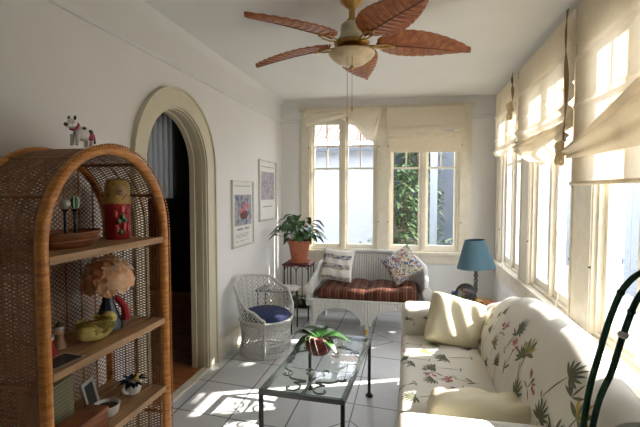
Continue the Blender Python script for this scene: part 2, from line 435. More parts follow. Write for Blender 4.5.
# ------------------------------------------------------------------ room shell
XL, XR, YB, ZC, YF = -1.58, .97, 5.25, 2.53, -1.3
DY0, DY1, DZS = 2.34, 3.145, 1.60; DC = (DY0 + DY1) / 2; DR = (DY1 - DY0) / 2
struct(MB().bb(XL - .13, XR + .12, YF, YB + .2, -.1, 0).build('floor', 'tile', loc=(0, 0, 0)))
struct(MB().bb(XL - .13, XR + .14, YF - .1, YB + .25, ZC, ZC + .1).build('ceiling', 'ceil'))
# left wall with the arched opening
m = MB(); XO = XL - .13
m.bb(XO, XL, YF, DY0, 0, ZC); m.bb(XO, XL, DY1, YB + .2, 0, ZC)
N = 28; arc = [(DC - DR * cos(pi * i / N), DZS + DR * sin(pi * i / N)) for i in range(N + 1)]
for (y0, z0), (y1, z1) in zip(arc, arc[1:]):
    m.prism([(y0, z0), (y1, z1), (y1, ZC), (y0, ZC)], 0, XO, XL)
struct(m.build('wall_left', 'wall', smooth=False))
# right wall: parapet, head, and behind the camera solid
WIN_R = [(4.90, 4.05), (3.76, 2.84), (2.52, 1.62)]
ZS, ZH = .66, 2.28
m = MB(); m.bb(XR, XR + .12, YF, YB + .2, 0, ZS - .05); m.bb(XR, XR + .12, YF, YB + .2, ZH + .05, ZC)
edges = [YB + .2] + [v for w in WIN_R for v in w] + [YF]
for i in range(0, len(edges), 2): m.bb(XR, XR + .12, edges[i + 1], edges[i], ZS - .05, ZH + .05)
struct(m.build('wall_right', 'wall', smooth=False))
struct(MB().bb(XL - .13, XR + .12, YF - .1, YF, 0, ZC).build('wall_front', 'wall'))
# picture rail with the band of wall above it
m = MB(); m.prism([(XL, 2.265), (XL + .018, 2.262), (XL + .038, 2.275), (XL + .038, 2.290), (XL + .014, 2.297), (XL + .006, 2.31), (XL, 2.31)], 1, YF, YB)
m.prism([(XL, 2.31), (XL + .006, 2.31), (XL + .006, ZC - .05), (XL + .05, ZC), (XL, ZC)], 1, YF, YB)
struct(m.build('trim_1', 'wall', smooth=False))
# baseboard on the left wall
m = MB()
for a, b in ((YF, 2.205), (3.28, YB)):
    m.prism([(XL, 0), (XL + .022, 0), (XL + .022, .15), (XL + .014, .17), (XL + .014, .185), (XL, .19)], 1, a, b)
struct(m.build('baseboard_left', 'cream', smooth=False))
# arched casing: flat band plus stepped mouldings running back into the reveal
def arch_band(mb, r0, r1, x0, x1, base=0):
    A = [(DC - r0, base)] + [(DC - r0 * cos(pi * i / N), DZS + r0 * sin(pi * i / N)) for i in range(N + 1)] + [(DC + r0, base)]
    B = [(DC - r1, base)] + [(DC - r1 * cos(pi * i / N), DZS + r1 * sin(pi * i / N)) for i in range(N + 1)] + [(DC + r1, base)]
    for i in range(len(A) - 1): mb.prism([A[i], A[i + 1], B[i + 1], B[i]], 0, x0, x1)
m = MB(); arch_band(m, DR - .004, DR + .115, XL, XL + .022); arch_band(m, DR + .115, DR + .13, XL, XL + .034)
arch_band(m, DR - .016, DR + .002, XL - .018, XL + .010); arch_band(m, DR - .020, DR + .002, XL - .055, XL - .018)
arch_band(m, DR - .012, DR + .002, XL - .085, XL - .055); arch_band(m, DR - .026, DR + .002, XL - .125, XL - .085)
struct(m.build('trim_2', 'casing', smooth=False))
struct(MB().bb(XL - .03, XL + .028, DY0 + .03, DY1 - .03, 0, .014).build('trim_3', 'cream'))
# the dark hall beyond the arch
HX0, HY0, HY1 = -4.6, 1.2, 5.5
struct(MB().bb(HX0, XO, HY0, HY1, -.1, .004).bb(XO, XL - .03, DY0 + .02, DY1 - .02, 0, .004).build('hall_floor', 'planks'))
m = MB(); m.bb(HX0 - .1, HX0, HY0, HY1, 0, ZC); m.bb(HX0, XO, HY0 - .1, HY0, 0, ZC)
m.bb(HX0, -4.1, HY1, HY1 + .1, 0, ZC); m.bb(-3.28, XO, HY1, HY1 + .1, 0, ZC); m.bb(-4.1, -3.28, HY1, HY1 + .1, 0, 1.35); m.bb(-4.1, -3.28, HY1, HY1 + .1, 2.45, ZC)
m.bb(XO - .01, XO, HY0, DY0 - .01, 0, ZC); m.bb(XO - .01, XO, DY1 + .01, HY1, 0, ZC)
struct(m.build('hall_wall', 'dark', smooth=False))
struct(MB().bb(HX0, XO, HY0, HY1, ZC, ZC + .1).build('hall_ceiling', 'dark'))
def curtain(x, y): return 0
tag(MB().grid(lambda u, v: (-4.14 + .9 * u, HY1 - .05 + .02 * sin(u * 70), 1.33 + 1.17 * v), 120, 4, .002).build('sheer_curtain', 'sheer'),
    'pale sheer curtain at a far window seen through the dark arched doorway', 'curtain')

# ------------------------------------------------------------------ windows
def make_window(name, w, h, loc, rz, grid_h=.42, latch=True):
    """local x across, -y into the room, z up; origin at the lower left of the opening, at the inner wall face"""
    root = sempty(name, loc, rz)
    fr = MB(); d0, d1 = .0, .10
    fr.bb(0, .022, d0, d1, 0, h).bb(w - .022, w, d0, d1, 0, h).bb(.022, w - .022, d0, d1, 0, .02).bb(.022, w - .022, d0, d1, h - .03, h)
    cx = w / 2; fr.bb(cx - .022, cx + .022, d0, d1, .02, h - .03); fr.build('window_frame', 'cream', root, smooth=False)
    for k in (0, 1):
        a = .022 if k == 0 else cx + .022; b = cx - .022 if k == 0 else w - .022
        s = MB(); y0, y1 = .030, .066; st = .034
        s.bb(a, a + st, y0, y1, .02, h - .03).bb(b - st, b, y0, y1, .02, h - .03).bb(a + st, b - st, y0, y1, .02, .075).bb(a + st, b - st, y0, y1, h - .075, h - .03)
        zg = h - .075 - grid_h; mid = (a + b) / 2
        s.bb(a + st, b - st, y0 + .006, y1 - .006, zg - .012, zg + .012).bb(a + st, b - st, y0 + .006, y1 - .006, zg + grid_h * .5 - .010, zg + grid_h * .5 + .010)
        s.bb(mid - .009, mid + .009, y0 + .006, y1 - .006, zg + .012, h - .075)
        so = s.build('sash', 'sash', root, smooth=False)
        MB().bb(a + st, b - st, .046, .050, .075, h - .075).build('pane', 'glass', so, smooth=False)
    if latch:
        for xx in (-.012, w + .012):
            for zz in (h * .22, h * .78):
                MB().box((xx, -.018, zz), (.012, .02, .012)).tube([(xx, -.03, zz), (xx + .012, -.034, zz)], .004, 6).build('latch', 'black', root)
    return root

BW = 2.5 * pi / 180                       # the end wall stands a touch out of square
def bwp(x, y, z):                          # a point given along the unrotated wall
    v = Matrix.Rotation(BW, 3, 'Z') @ Vector((x + .31, y - YB, 0)); return (v.x - .31, v.y + YB, z)
BWIN = [(-1.215, .83), (-.25, .82)]; BZ0, BH = .70, 1.62
m = MB(); P = (-.31, YB, 0)
def lx(x): return x + .31
xs = [-2.0, BWIN[0][0], BWIN[0][0] + BWIN[0][1], BWIN[1][0], BWIN[1][0] + BWIN[1][1], 1.2]
for i in (0, 2, 4): m.bb(lx(xs[i]), lx(xs[i + 1]), 0, .12, BZ0, BZ0 + BH)
m.bb(lx(-2.0), lx(1.2), 0, .12, 0, BZ0); m.bb(lx(-2.0), lx(1.2), 0, .12, BZ0 + BH, ZC)
o = struct(m.build('wall_back', 'wall', loc=P, smooth=False)); o.rotation_euler = (0, 0, BW)
m = MB()
def bx(x0, x1, z0, z1, d=.022, m=m): m.bb(lx(x0), lx(x1), -d, 0, z0, z1)
for a, b in ((-1.325, -1.215), (-.385, -.25), (.57, .70)): bx(a, b, BZ0, BZ0 + BH)
bx(-1.325, .70, BZ0 + BH, 2.42); bx(-1.35, .725, 2.42, 2.45, .05); bx(-1.34, .715, 2.405, 2.42, .035)
bx(-1.36, .735, BZ0 - .03, BZ0, .055); bx(-1.325, .70, BZ0 - .135, BZ0 - .03, .02)
o = struct(m.build('trim_4', 'cream', loc=P, smooth=False)); o.rotation_euler = (0, 0, BW)
m = MB()
for a, b, z in ((-1.27, -1.03, 2.29), (1.01, 1.30, 2.29)):
    m.prism([(-.024, z - .012), (-.024, z + .010), (-.012, z + .018), (0, z + .02), (0, z - .02), (-.012, z - .02)], 0, a, b)
o = struct(m.build('trim_5', 'wall', loc=P, smooth=False)); o.rotation_euler = (0, 0, BW)
for i, (x, w) in enumerate(BWIN): make_window('window_%d' % (i + 1), w, BH, bwp(x, YB, BZ0), BW, .54)
for i, (a, b) in enumerate(WIN_R): make_window('window_%d' % (i + 3), a - b, ZH - ZS, (XR, a, ZS), -pi / 2, .50)
# right-hand window trim: posts, stool, apron, head
m = MB(); T = XR - .020
for a, b in ((5.06, 4.90), (4.05, 3.76), (2.84, 2.52), (1.62, 1.48)):
    m.bb(T, XR, b, a, ZS, ZH); m.bb(T - .008, T, b + .01, b + .03, ZS, ZH); m.bb(T - .008, T, a - .03, a - .01, ZS, ZH)
m.bb(T, XR, 1.48, 5.06, ZH, 2.44)
m.bb(XR - .06, XR, 1.44, 5.10, ZS - .03, ZS); m.bb(T, XR, 1.48, 5.06, ZS - .17, ZS - .03)
struct(m.build('trim_6', 'cream', smooth=False))
struct(MB().bb(XR - .018, XR, 1.0, 5.2, 0, .18).build('baseboard_right', 'cream'))
m = MB(); m.bb(lx(-1.55), lx(.95), -.02, 0, 0, .18)
o = struct(m.build('baseboard_back', 'cream', loc=P, smooth=False)); o.rotation_euler = (0, 0, BW)

# ------------------------------------------------------------------ outside
struct(MB().bb(-9, 14, YB + .3, 24, -.35, -.25).bb(1.15, 14, -6, YB + .3, -.35, -.25).build('ground', 'ground'))
t = thing('neighbouring_house', 'white stucco house with terracotta tile roof outside the left end window', 'house', (-1.5, 8, -.25))
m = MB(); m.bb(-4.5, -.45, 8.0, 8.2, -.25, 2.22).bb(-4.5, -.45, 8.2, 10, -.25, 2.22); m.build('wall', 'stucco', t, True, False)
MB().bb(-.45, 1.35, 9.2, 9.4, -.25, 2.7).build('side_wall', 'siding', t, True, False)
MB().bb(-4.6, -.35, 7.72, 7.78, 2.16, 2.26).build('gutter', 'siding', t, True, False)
m = MB()
for i in range(24):
    for j in range(8):
        x = -4.6 + i * .18; y = 7.70 + j * .3; z = 2.26 + j * .17
        m.grid(lambda u, v, x=x, y=y, z=z: (x + .09 - .085 * cos(pi * u), y + .36 * v, z + .07 * sin(pi * u) + .205 * v), 5, 1)
m.build('roof', 'rooftile', t, True)
MB().bb(-.15, .30, 9.15, 9.2, 1.7, 2.3).build('window', 'mirror', t, True, False)
m = MB()
t = thing('board_fence', 'tall white vertical board fence outside the right windows', 'fence', (3.5, 10, -.25))
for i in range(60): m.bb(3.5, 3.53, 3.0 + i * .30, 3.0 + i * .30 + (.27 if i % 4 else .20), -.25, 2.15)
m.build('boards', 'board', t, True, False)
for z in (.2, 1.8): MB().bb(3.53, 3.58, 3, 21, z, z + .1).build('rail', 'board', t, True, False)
def leafcard(mb, p, d, L, w, m=0, droop=.3, up=Vector((0, 0, 1))):
    d = d.normalized(); sd = d.cross(up); sd = sd.normalized() if sd.length > 1e-3 else Vector((1, 0, 0)); nn = sd.cross(d)
    prof = [0, .55, .9, 1, .85, .5, .06]; vs = []; n = len(prof) - 1
    for i, q in enumerate(prof):
        s_ = i / n; c = p + d * L * s_ - Vector((0, 0, 1)) * droop * L * s_ * s_
        vs += [c - sd * w / 2 * q + nn * w * .16 * q, c, c + sd * w / 2 * q + nn * w * .16 * q]
    fs = []
    for i in range(n): fs += [(i * 3, i * 3 + 1, i * 3 + 4, i * 3 + 3), (i * 3 + 1, i * 3 + 2, i * 3 + 5, i * 3 + 4)]
    mb.add(vs, fs, m)
def bush(name, label, c, r, h, n, L=.14, mt='leafout', z0=-.25, seed=1, cat='shrub', low=.1):
    R = random.Random(seed); t = thing(name, label, cat, (c[0], c[1], z0)); m = MB()
    for i in range(n):
        a = R.uniform(0, 2 * pi); q = sqrt(R.random()); z = R.uniform(low, 1) * h; k = .6 + .4 * sin(pi * z / h)
        p = Vector((q * r * k * cos(a), q * r * k * sin(a), z)); leafcard(m, p, Vector((cos(a + R.uniform(-1, 1)), sin(a + R.uniform(-1, 1)), R.uniform(-.3, .8))), L * R.uniform(.7, 1.3), L * .4)
    m.build('foliage', mt, t); s = MB()
    for k in range(4):
        a = k * 1.7; s.tube([(0, 0, 0), (r * .3 * cos(a), r * .3 * sin(a), h * .5), (r * .5 * cos(a), r * .5 * sin(a), h * .9)], [.03, .02, .01], 6)
    s.build('stem', 'trunk', t)
bush('climbing_shrub', 'tall leafy shrub just outside the right end window, left pane', (-.13, 7.0), .28, 2.1, 800, .15, seed=2)
bush('garden_shrub', 'low green bush under the right pane of the end window', (.62, 6.9), .28, .95, 260, .13, seed=3)
bush('small_shrub', 'little grey-green sprig at the lower corner of the left end window', (-.62, 6.4), .2, .95, 70, .15, seed=4)
bush('garden_tree', 'dark leafy tree further back between the two houses', (.15, 8.5), .42, 3.2, 800, .18, seed=5, cat='tree')
bush('sun_block_tree', 'leafy tree added to block sun from the farthest right-wall window', (2.70, 4.95), .44, 3.2, 1100, .15, seed=7, cat='tree', low=.62)  # added tree, crown kept mostly out of view, shaped to block sun through that window
bush('hedge_shrub', 'rounded shrub standing against the white board fence', (2.5, 11.5), .6, 1.7, 700, .2, seed=6)
m = MB(); m.bb(.34, .46, 7.62, 7.72, -.25, 2.15)
tag(m.build('garden_post', 'board', smooth=False), 'pale upright board post outside the right end window', 'post')

# ------------------------------------------------------------------ roman shades and their ties
t = thing('roman_shade', 'cream fabric shade hitched up askew over left end window', 'window shade', bwp(-.80, YB - .06, 2.42), BW)
MB().bb(-.44, .44, -.015, .03, -.045, 0).build('headrail', 'cream', t, smooth=False)
def swag(u, v):
    x = -.45 + .90 * u; bot = lerp([(0, -.22), (.18, -.13), (.42, -.10), (.62, -.20), (.85, -.40), (.93, -.41), (1, -.10)], u)
    top = -.01 if u < .9 else -.01
    return (x, -.03 - .035 * sin(pi * v) - .012 * sin(v * 14 + u * 6), top + (bot - top) * v)
m = MB().grid(swag, 40, 16)
def swag2(u, v):
    a = Vector((-.48, -.05, -.04)).lerp(Vector((.05, -.07, -.12)), u); b = Vector((-.44, -.05, -.22)).lerp(Vector((.40, -.07, -.02)), u)
    p = a.lerp(b, v); p.y -= .02 * sin(pi * v) + .012 * sin(v * 9 + u * 4); return p
m.grid(swag2, 30, 10); m.build('shade_cloth', 'shade_pale', t)
t = thing('roman_shade', 'cream fabric shade stacked straight across right end window', 'window shade', bwp(.16, YB - .06, 2.42), BW)
MB().bb(-.44, .44, -.015, .03, -.045, 0).build('headrail', 'cream', t, smooth=False)
def st1(u, v): return (-.435 + .87 * u, -.035 - .03 * sin(pi * v) - .004 * sin(u * 9), -.02 - .27 * v)
def st2(u, v): return (-.425 + .85 * u, -.028 - .03 * sin(pi * v), -.20 - (.13 - .05 * u) * v)
MB().grid(st1, 16, 10, .004).grid(st2, 16, 8, .004).grid(lambda u, v: (-.43 + .86 * u, -.022 - .016 * sin(pi * v), -.30 - .07 * v), 12, 6, .004).build('folded_stack', 'shade_pale', t)
MB().bb(-.415, .415, -.020, -.018, -.54, -.34).build('shade_cloth', 'shade_pale', t, smooth=False)

def shade_r(name, label, ya, yb, folds, bottom, xo=.905, mt='shade'):
    """hanging shade on the right wall; ya the far end, yb the near end; bottom(u) the lower edge"""
    t = thing(name, label, 'window shade', (xo, (ya + yb) / 2, 2.45)); cy = (ya + yb) / 2
    MB().bb(-.005, .03, yb - cy, ya - cy, -.03, 0).build('headrail', 'cream', t, smooth=False)
    def f(u, v):
        z = -.01 + (bottom(u) + .01) * v; x = -.008 - .004 * sin(u * 17)
        for (c, w, a) in folds:
            d = (v - c - 0.0) / w; x -= a * math.exp(-d * d)
        return (x, ya - cy + (yb - ya) * u, z)
    m = MB().grid(f, 36, 70); m.build('shade_cloth', mt, t)
    return t
t = shade_r('roman_shade', 'cream shade over farthest right-wall window, nearest the end wall', 4.97, 4.03, [(.36, .015, .012), (.72, .015, .012), (.93, .03, .022)], lambda u: -.66)
t = shade_r('roman_shade', 'cream shade over middle right-wall window, gathered into drooping folds', 3.98, 2.70, [(.32, .012, .012), (.62, .012, .012), (.80, .03, .03)],
            lambda u: -.66 - .05 * sin(pi * u))
def droop(u, v):
    y = .62 - 1.26 * u; top = -.60 - .02 * sin(pi * u); bot = lerp([(0, -.70), (.30, -.80), (.60, -.85), (.8, -.81), (1, -.74)], u)
    return (-.02 - .05 * sin(pi * v) * (1 - .5 * abs(2 * u - 1)) - .014 * sin(v * 16 + u * 5), y, top + (bot - top) * v)
MB().grid(droop, 40, 24).build('lower_fold', 'shade', t)
t = shade_r('roman_shade', 'cream shade over the nearest right-wall window, swagged above a flat hem', 2.69, 1.42, [(.28, .012, .012), (.56, .012, .012)], lambda u: -.98, xo=.912)
def drape(u, v):
    y = .625 - 1.25 * u; ctr = -.81 + .16 * u; w = .045 + .20 * min(u, .6)
    return (-.03 - .045 * sin(pi * v) - .014 * sin(v * 15 + u * 2), y, ctr + w * (.5 - v) * 1.6)
MB().grid(drape, 40, 26).build('swag_fold', 'shade_pale', t)
MB().tube([(-.022, .62, -.985), (-.022, -.62, -.985)], .011, 8).build('hem_batten', 'shade', t)

def tie(label, y, z0, z1, s=1.0):
    t = thing('shade_tie', label, 'tie', (.862, y, z1)); m = MB(); L = z0 - z1
    def rb(u, v):
        tw = .5 * sin(u * 9); w = .034 * s * (1 + .35 * sin(u * 7)); a = tw
        return (.0 + (v - .5) * w * sin(a) - .004, .016 * s * sin(u * 8) + (v - .5) * w * cos(a), L * (1 - u))
    m.grid(rb, 36, 3, .004).build('strap', 'tie', t)
    k = MB()
    for i in range(9):
        a = i * 2 * pi / 9 + .3; r = .050 * s
        k.ball((-.02 - .012 * (i % 2), r * cos(a), r * sin(a)), (.018 * s, .024 * s, .027 * s), 8)
    k.ball((-.025, 0, 0), .016 * s, 8); k.build('knot', 'tie_pale', t)
tie('knotted tan fabric tie between the middle and nearest right-wall shades', 2.70, 2.44, 1.64, 1.0)
tie('small brown fabric tie between the two farther right-wall shades', 4.02, 2.44, 2.12, 1.1)
tag(MB().tube(bez([(.90, 4.45, 1.78), (.885, 4.43, 1.4), (.90, 4.46, 1.05), (.89, 4.43, .72)]), .004, 6).lathe([(0, 0), (.012, .01), (.008, .05), (0, .055)], (.89, 4.43, .67), 8).build('pull_cord', 'white'),
    'white pull cord hanging in front of the farthest right-wall window', 'cord')
tag(MB().tube(bez([(.895, 2.86, 1.66), (.89, 2.93, 1.3), (.905, 2.82, .95), (.90, 2.90, .70), (.90, 2.78, .675), (.91, 2.62, .668), (.905, 2.72, .668)]), .003, 6).build('pull_cord', 'white'),
    'thin white cord looping down to the sill beside middle window', 'cord')

# ------------------------------------------------------------------ ceiling fan
FX, FY, FZ = -.34, 2.53, 2.27
t = thing('ceiling_fan', 'brass ceiling fan with five carved wooden leaf-shaped blades and light bowl', 'ceiling fan', (FX, FY, FZ))
MB().lathe([(0, .258), (.07, .258), (.068, .245), (.035, .215), (.018, .205), (.018, .15), (.03, .145), (.034, .135), (.03, .128), (0, .128)], seg=24).build('canopy', 'brass', t)
MB().lathe([(0, .132), (.045, .13), (.062, .115), (.066, .085), (.068, .05), (.085, .03), (.09, .02), (0, .02)], seg=28).build('motor_housing', 'housing', t)
MB().lathe([(0, .022), (.095, .02), (.105, .01), (.10, -.004), (.085, -.012), (.06, -.02), (.055, -.03), (.10, -.034), (.118, -.038), (.118, -.046), (0, -.046)], seg=28).build('brass_collar', 'brass', t)
bw = MB().lathe([(.128, -.040), (.136, -.048), (.130, -.060), (.112, -.080), (.082, -.102), (.048, -.116), (.015, -.12), (0, -.12)], seg=30).build('light_bowl', 'bowl', t)
fm = MB(); fm.ball((0, 0, -.128), (.014, .014, .016), 10)
fm.build('finial', 'brass', bw)
fl = MB()
for k in range(5):
    a = k * 2 * pi / 5; leafcard(fl, Vector((0, 0, -.120)), Vector((cos(a), sin(a), .35)), .062, .034, droop=-.3)
fl.build('leaf_rosette', 'fanwood', bw)
def blade(k, ang):
    m = MB(); r0, L = .155, .555; pitch = radians(-15)
    def fn(u, v):
        w = .124 * (sin(pi * min(u, 1) ** .80) ** .62) * (1 - .18 * u) + .012 * (1 - u)
        w = max(w, .003) if u < 1 else .002
        q = 2 * v - 1; e = 1 + .006 * sin(u * 46) * abs(q)
        y = q * w * e; x = r0 + L * u - .02 * abs(q) * sin(pi * u)
        z = -.030 * u * u + .018 * abs(q) ** 1.3 + .0018 * sin((u * 11 - abs(q) * 1.6) * 2 * pi) * (1 if abs(q) > .05 else 0)
        y2 = y * cos(pitch) - z * sin(pitch); z2 = y * sin(pitch) + z * cos(pitch)
        return (x * cos(ang) - y2 * sin(ang), x * sin(ang) + y2 * cos(ang), z2 + .012)
    m.grid(fn, 90, 20, .007); b = m.build('blade', 'fanwood', t)
    rb = MB(); rb.tube([Vector(fn(i / 14 * .98, .5)) + Vector((0, 0, -.008)) for i in range(15)], [.0055 - .0003 * i for i in range(15)], 6)
    for i in range(1, 10):
        for sgn in (-1, 1):
            pts = []
            for j in range(7):
                q = j / 6 * .88; uu = .02 + i * .088 + q * .09
                if uu < .985: pts.append(Vector(fn(uu, .5 + sgn * q / 2)) + Vector((0, 0, -.0075)))
            if len(pts) > 2: rb.tube(pts, .0018, 5)
    rb.build('vein', 'fanrib', b)
    h = MB(); d = Vector((cos(ang), sin(ang), 0)); n_ = Vector((-sin(ang), cos(ang), 0))
    h.tube([d * .09 + Vector((0, 0, .0)), d * .15 + n_ * .022 + Vector((0, 0, -.004)), d * .20 + n_ * .030, d * .245], .005, 6)
    h.tube([d * .09, d * .15 - n_ * .022 + Vector((0, 0, -.004)), d * .20 - n_ * .030, d * .245], .005, 6)
    h.ball(d * .245 + Vector((0, 0, -.002)), (.012, .012, .008), 8); h.build('blade_bracket', 'brass', t)
for k in range(5): blade(k, radians(17 + 72 * k))
for x, z in ((-.012, .40), (.016, .34)):
    c = MB(); c.tube([(x, -.10, -.05), (x, -.10, -.05 - z + .02)], .0016, 5); c.lathe([(0, 0), (.006, .005), (.004, .03), (0, .034)], (x, -.10, -.05 - z - .01), 8); c.build('pull_chain', 'brass', t)

# ------------------------------------------------------------------ wicker bookcase
BX0, BX1, BY0, BY1, BR, BS = -1.545, -1.20, 1.205, 1.93, .3625, 1.23
BC = (BY0 + BY1) / 2
t = thing('wicker_bookcase', 'brown rattan bookcase with arched top and open lattice sides against left wall', 'bookcase', (-1.37, BC, 0))
def arch_pts(x, r=BR, z0=0.0, n=26): return [(x, BC - r, z0)] + [(x, BC - r, z0 + (BS - z0) * i / 6) for i in range(1, 6)] + [(x, BC - r * cos(pi * i / n), BS + r * sin(pi * i / n)) for i in range(n + 1)] + [(x, BC + r, BS + (z0 - BS) * i / 6) for i in range(1, 7)]
MB().tube(arch_pts(BX1), .021, 10).build('front_frame', 'rattan', t, True)
m = MB()
for x in (BX1 + .012, BX1 + .02):
    pts = arch_pts(x, BR + .020, 0, 26); P = [Vector(p) for p in pts]
    for a, b in zip(P, P[1:]):
        n = max(1, int((b - a).length / .012))
        for k in range(n):
            if x > BX1 + .015:
                c = a.lerp(b, (k + .5) / n); m.ball(c, .0050, 6)
m.build('braided_edging', 'rattan', t, True)
MB().tube(arch_pts(BX0 + .02), .017, 8).build('back_frame', 'rattan', t, True)
m = MB()
for (y, z) in [(BC - BR, .3), (BC - BR, .75), (BC - BR, 1.15), (BC + BR, .3), (BC + BR, .75), (BC + BR, 1.15)] + [(BC - BR * cos(a), BS + BR * sin(a)) for a in (.5, 1.05, 1.57, 2.1, 2.65)]:
    MB().tube([(BX0 + .02, y, z), (BX1, y, z)], .008, 6).build('cross_rod', 'lattice', t, True)
PER = BS - .08 + pi * BR + BS - .08
def per_map(u, v, n):                     # u along the arch perimeter, v front to back
    L1 = BS - .08; r = BR + n
    if u < L1: y, z = BC - r, .08 + u
    elif u < L1 + pi * BR: a = (u - L1) / BR; y, z = BC - r * cos(a), BS + r * sin(a)
    else: y, z = BC + r, BS - (u - L1 - pi * BR)
    return (BX0 + .02 + v, y, z)
m = MB(); m.lattice(per_map, PER, BX1 - BX0 - .02, .0125, .0046, .0018, slope=2.6, step=.04)
for k in range(5):
    v = .03 + k * .065; m.strand(per_map, [(PER * i / 90, v) for i in range(91)], (0, 1), .006, .004)
m.build('side_lattice', 'lattice', t, True)
def back_map(u, v, n): return (BX0 + .02 + n, BY0 + u, .08 + v)
def vtop(u): return BS - .08 + sqrt(max(BR ** 2 - (u - BR) ** 2, 0))
m = MB(); m.lattice(back_map, BY1 - BY0, BS + BR - .08, .0165, .0042, .0018, slope=.70, step=.02, vmax=vtop)
for k in range(1, 8):
    u = k * (BY1 - BY0) / 8; m.strand(back_map, [(u, 0), (u, vtop(u))], (1, 0), .007, .004)
m.build('back_lattice', 'lattice', t, True)
for z in (.10, .445, .79, 1.195):
    m = MB()
    for k in range(5):
        x0 = BX0 + .035 + k * .063; m.bb(x0, x0 + .059, BY0 + .012, BY1 - .012, z - .014, z)
    sh = m.build('shelf', 'shelfwood', t, True, False)
    MB().bb(BX1 - .010, BX1 + .012, BY0 + .02, BY1 - .02, z - .024, z + .004).build('shelf_edge', 'shelfwood', sh, True, False)

# things in and on the bookcase
t = thing('cow_figurine', 'small black and white cow figurine with pink saddle on top of bookcase', 'figurine', (-1.28, 1.49, 1.598))
m = MB(); m.ball((0, .01, .052), (.024, .048, .03), 14).ball((0, -.045, .085), (.018, .020, .022), 12).ball((0, -.066, .078), (.012, .014, .011), 10)
for y, x in ((-.03, -.012), (-.03, .012), (.045, -.012), (.045, .012)): m.tube([(x, y, .045), (x, y - .006, .002)], [.009, .007], 8)
m.tube([(0, -.03, .07), (0, -.048, .095)], [.016, .012], 8); m.build('body', 'white', t)
MB().ball((0, -.075, .078), (.010, .008, .008), 8).build('muzzle', 'black', t)
for x in (-.014, .014): MB().ball((x, -.045, .107), (.006, .004, .009), 8).build('ear', 'black', t)
MB().ball((.020, .03, .06), (.006, .014, .012), 8).build('black_patch', 'black', t); MB().ball((.019, -.003, .072), (.006, .010, .007), 8).build('black_patch', 'black', t)
MB().tube([(0, .055, .07), (0, .072, .05), (0, .076, .02)], .004, 6).build('tail', 'black', t)
MB().lathe([(.020, -.004), (.022, 0), (.020, .004)], (0, -.034, .075), 14, axis=Matrix.Rotation(.9, 3, 'X')).build('collar', 'pink', t)
MB().ball((.016, .035, .045), (.012, .020, .018), 10).build('saddle', 'pink', t)

t = thing('nesting_doll', 'red and gold painted wooden doll standing on bookcase top shelf', 'doll', (-1.37, 1.815, 1.196))
MB().lathe([(.052, 0), (.056, .01), (.056, .13), (.062, .16), (.058, .17)], seg=24).build('red_body', 'red', t)
MB().lathe([(.058, .158), (.060, .17), (.058, .21), (.056, .25), (.046, .278), (.02, .288), (0, .289)], seg=24).build('gold_scarf', 'gold', t)
MB().ball((.034, -.022, .228), (.028, .028, .032), 14).build('face', 'skin', t)
m = MB()
for a, z, r in ((-.6, .145, .022), (-.1, .135, .02), (-1.1, .12, .02), (-.45, .06, .024), (0, .05, .02), (-1.0, .05, .02)): MB().ball((.054 * cos(a), .054 * sin(a), z), (r * .6, r * .6, r), 8).build('painted_rose', M_['rose'], t)
m = MB()
for a, z in ((-.35, .09), (-.85, .085), (-.55, .105), (-.7, .035)): MB().ball((.058 * cos(a), .058 * sin(a), z), (.010, .010, .014), 8).build('painted_leaf', 'green', t)
m = MB()
for a in (-.62, -.98): MB().ball((.032 + .024 * cos(a + .15), -.030 + .024 * sin(a + .15), .228), .004, 6).build('eye', 'black', t)

t = thing('oval_basket', 'low oval brown wicker basket on bookcase top shelf', 'basket', (-1.37, 1.50, 1.196))
m = MB(); m.lathe([(.075, 0), (.085, .012), (.10, .055), (.094, .055), (.078, .012), (0, .010)], seg=36, ell=1.55, wob=lambda a, i: 1 + .012 * sin(a * 40))
m.build('bowl', 'basket', t)
for z, r in ((.058, .099), (.028, .093)):
    MB().tube([(r * cos(2 * pi * k / 36), r * 1.55 * sin(2 * pi * k / 36), z) for k in range(36)], .005, 6, True).build('rim', 'basket', t)
for y, nm, mt, lab, mm in ((1.485, 'glass_ball', 'blue', 'small pale blue ball resting above the oval wicker basket', (.022, .022, .022)), (1.537, 'striped_egg', 'green', 'green and white striped egg standing above the oval wicker basket', (.019, .019, .027))):
    t = thing(nm, lab, 'ornament', (-1.36, y, 1.207))
    MB().lathe([(.03, 0), (.026, .008), (.007, .016), (.006, .13), (.016, .142), (.014, .143)], seg=12).build('stand', 'black', t)
    MB().ball((0, 0, .143 + mm[2] * .95), mm, 14).build('ball' if 'ball' in nm else 'egg', M_['silver'] if 'ball' in nm else 'green', t)
    if 'egg' in nm:
        s = MB()
        for k in range(6):
            a = k * pi / 3; s.tube([(.0195 * sin(q) * cos(a), .0195 * sin(q) * sin(a), .143 + .0257 - .0275 * cos(q)) for q in [pi * j / 8 for j in range(1, 8)]], .0022, 5)
        s.build('white_stripe', 'white', t)

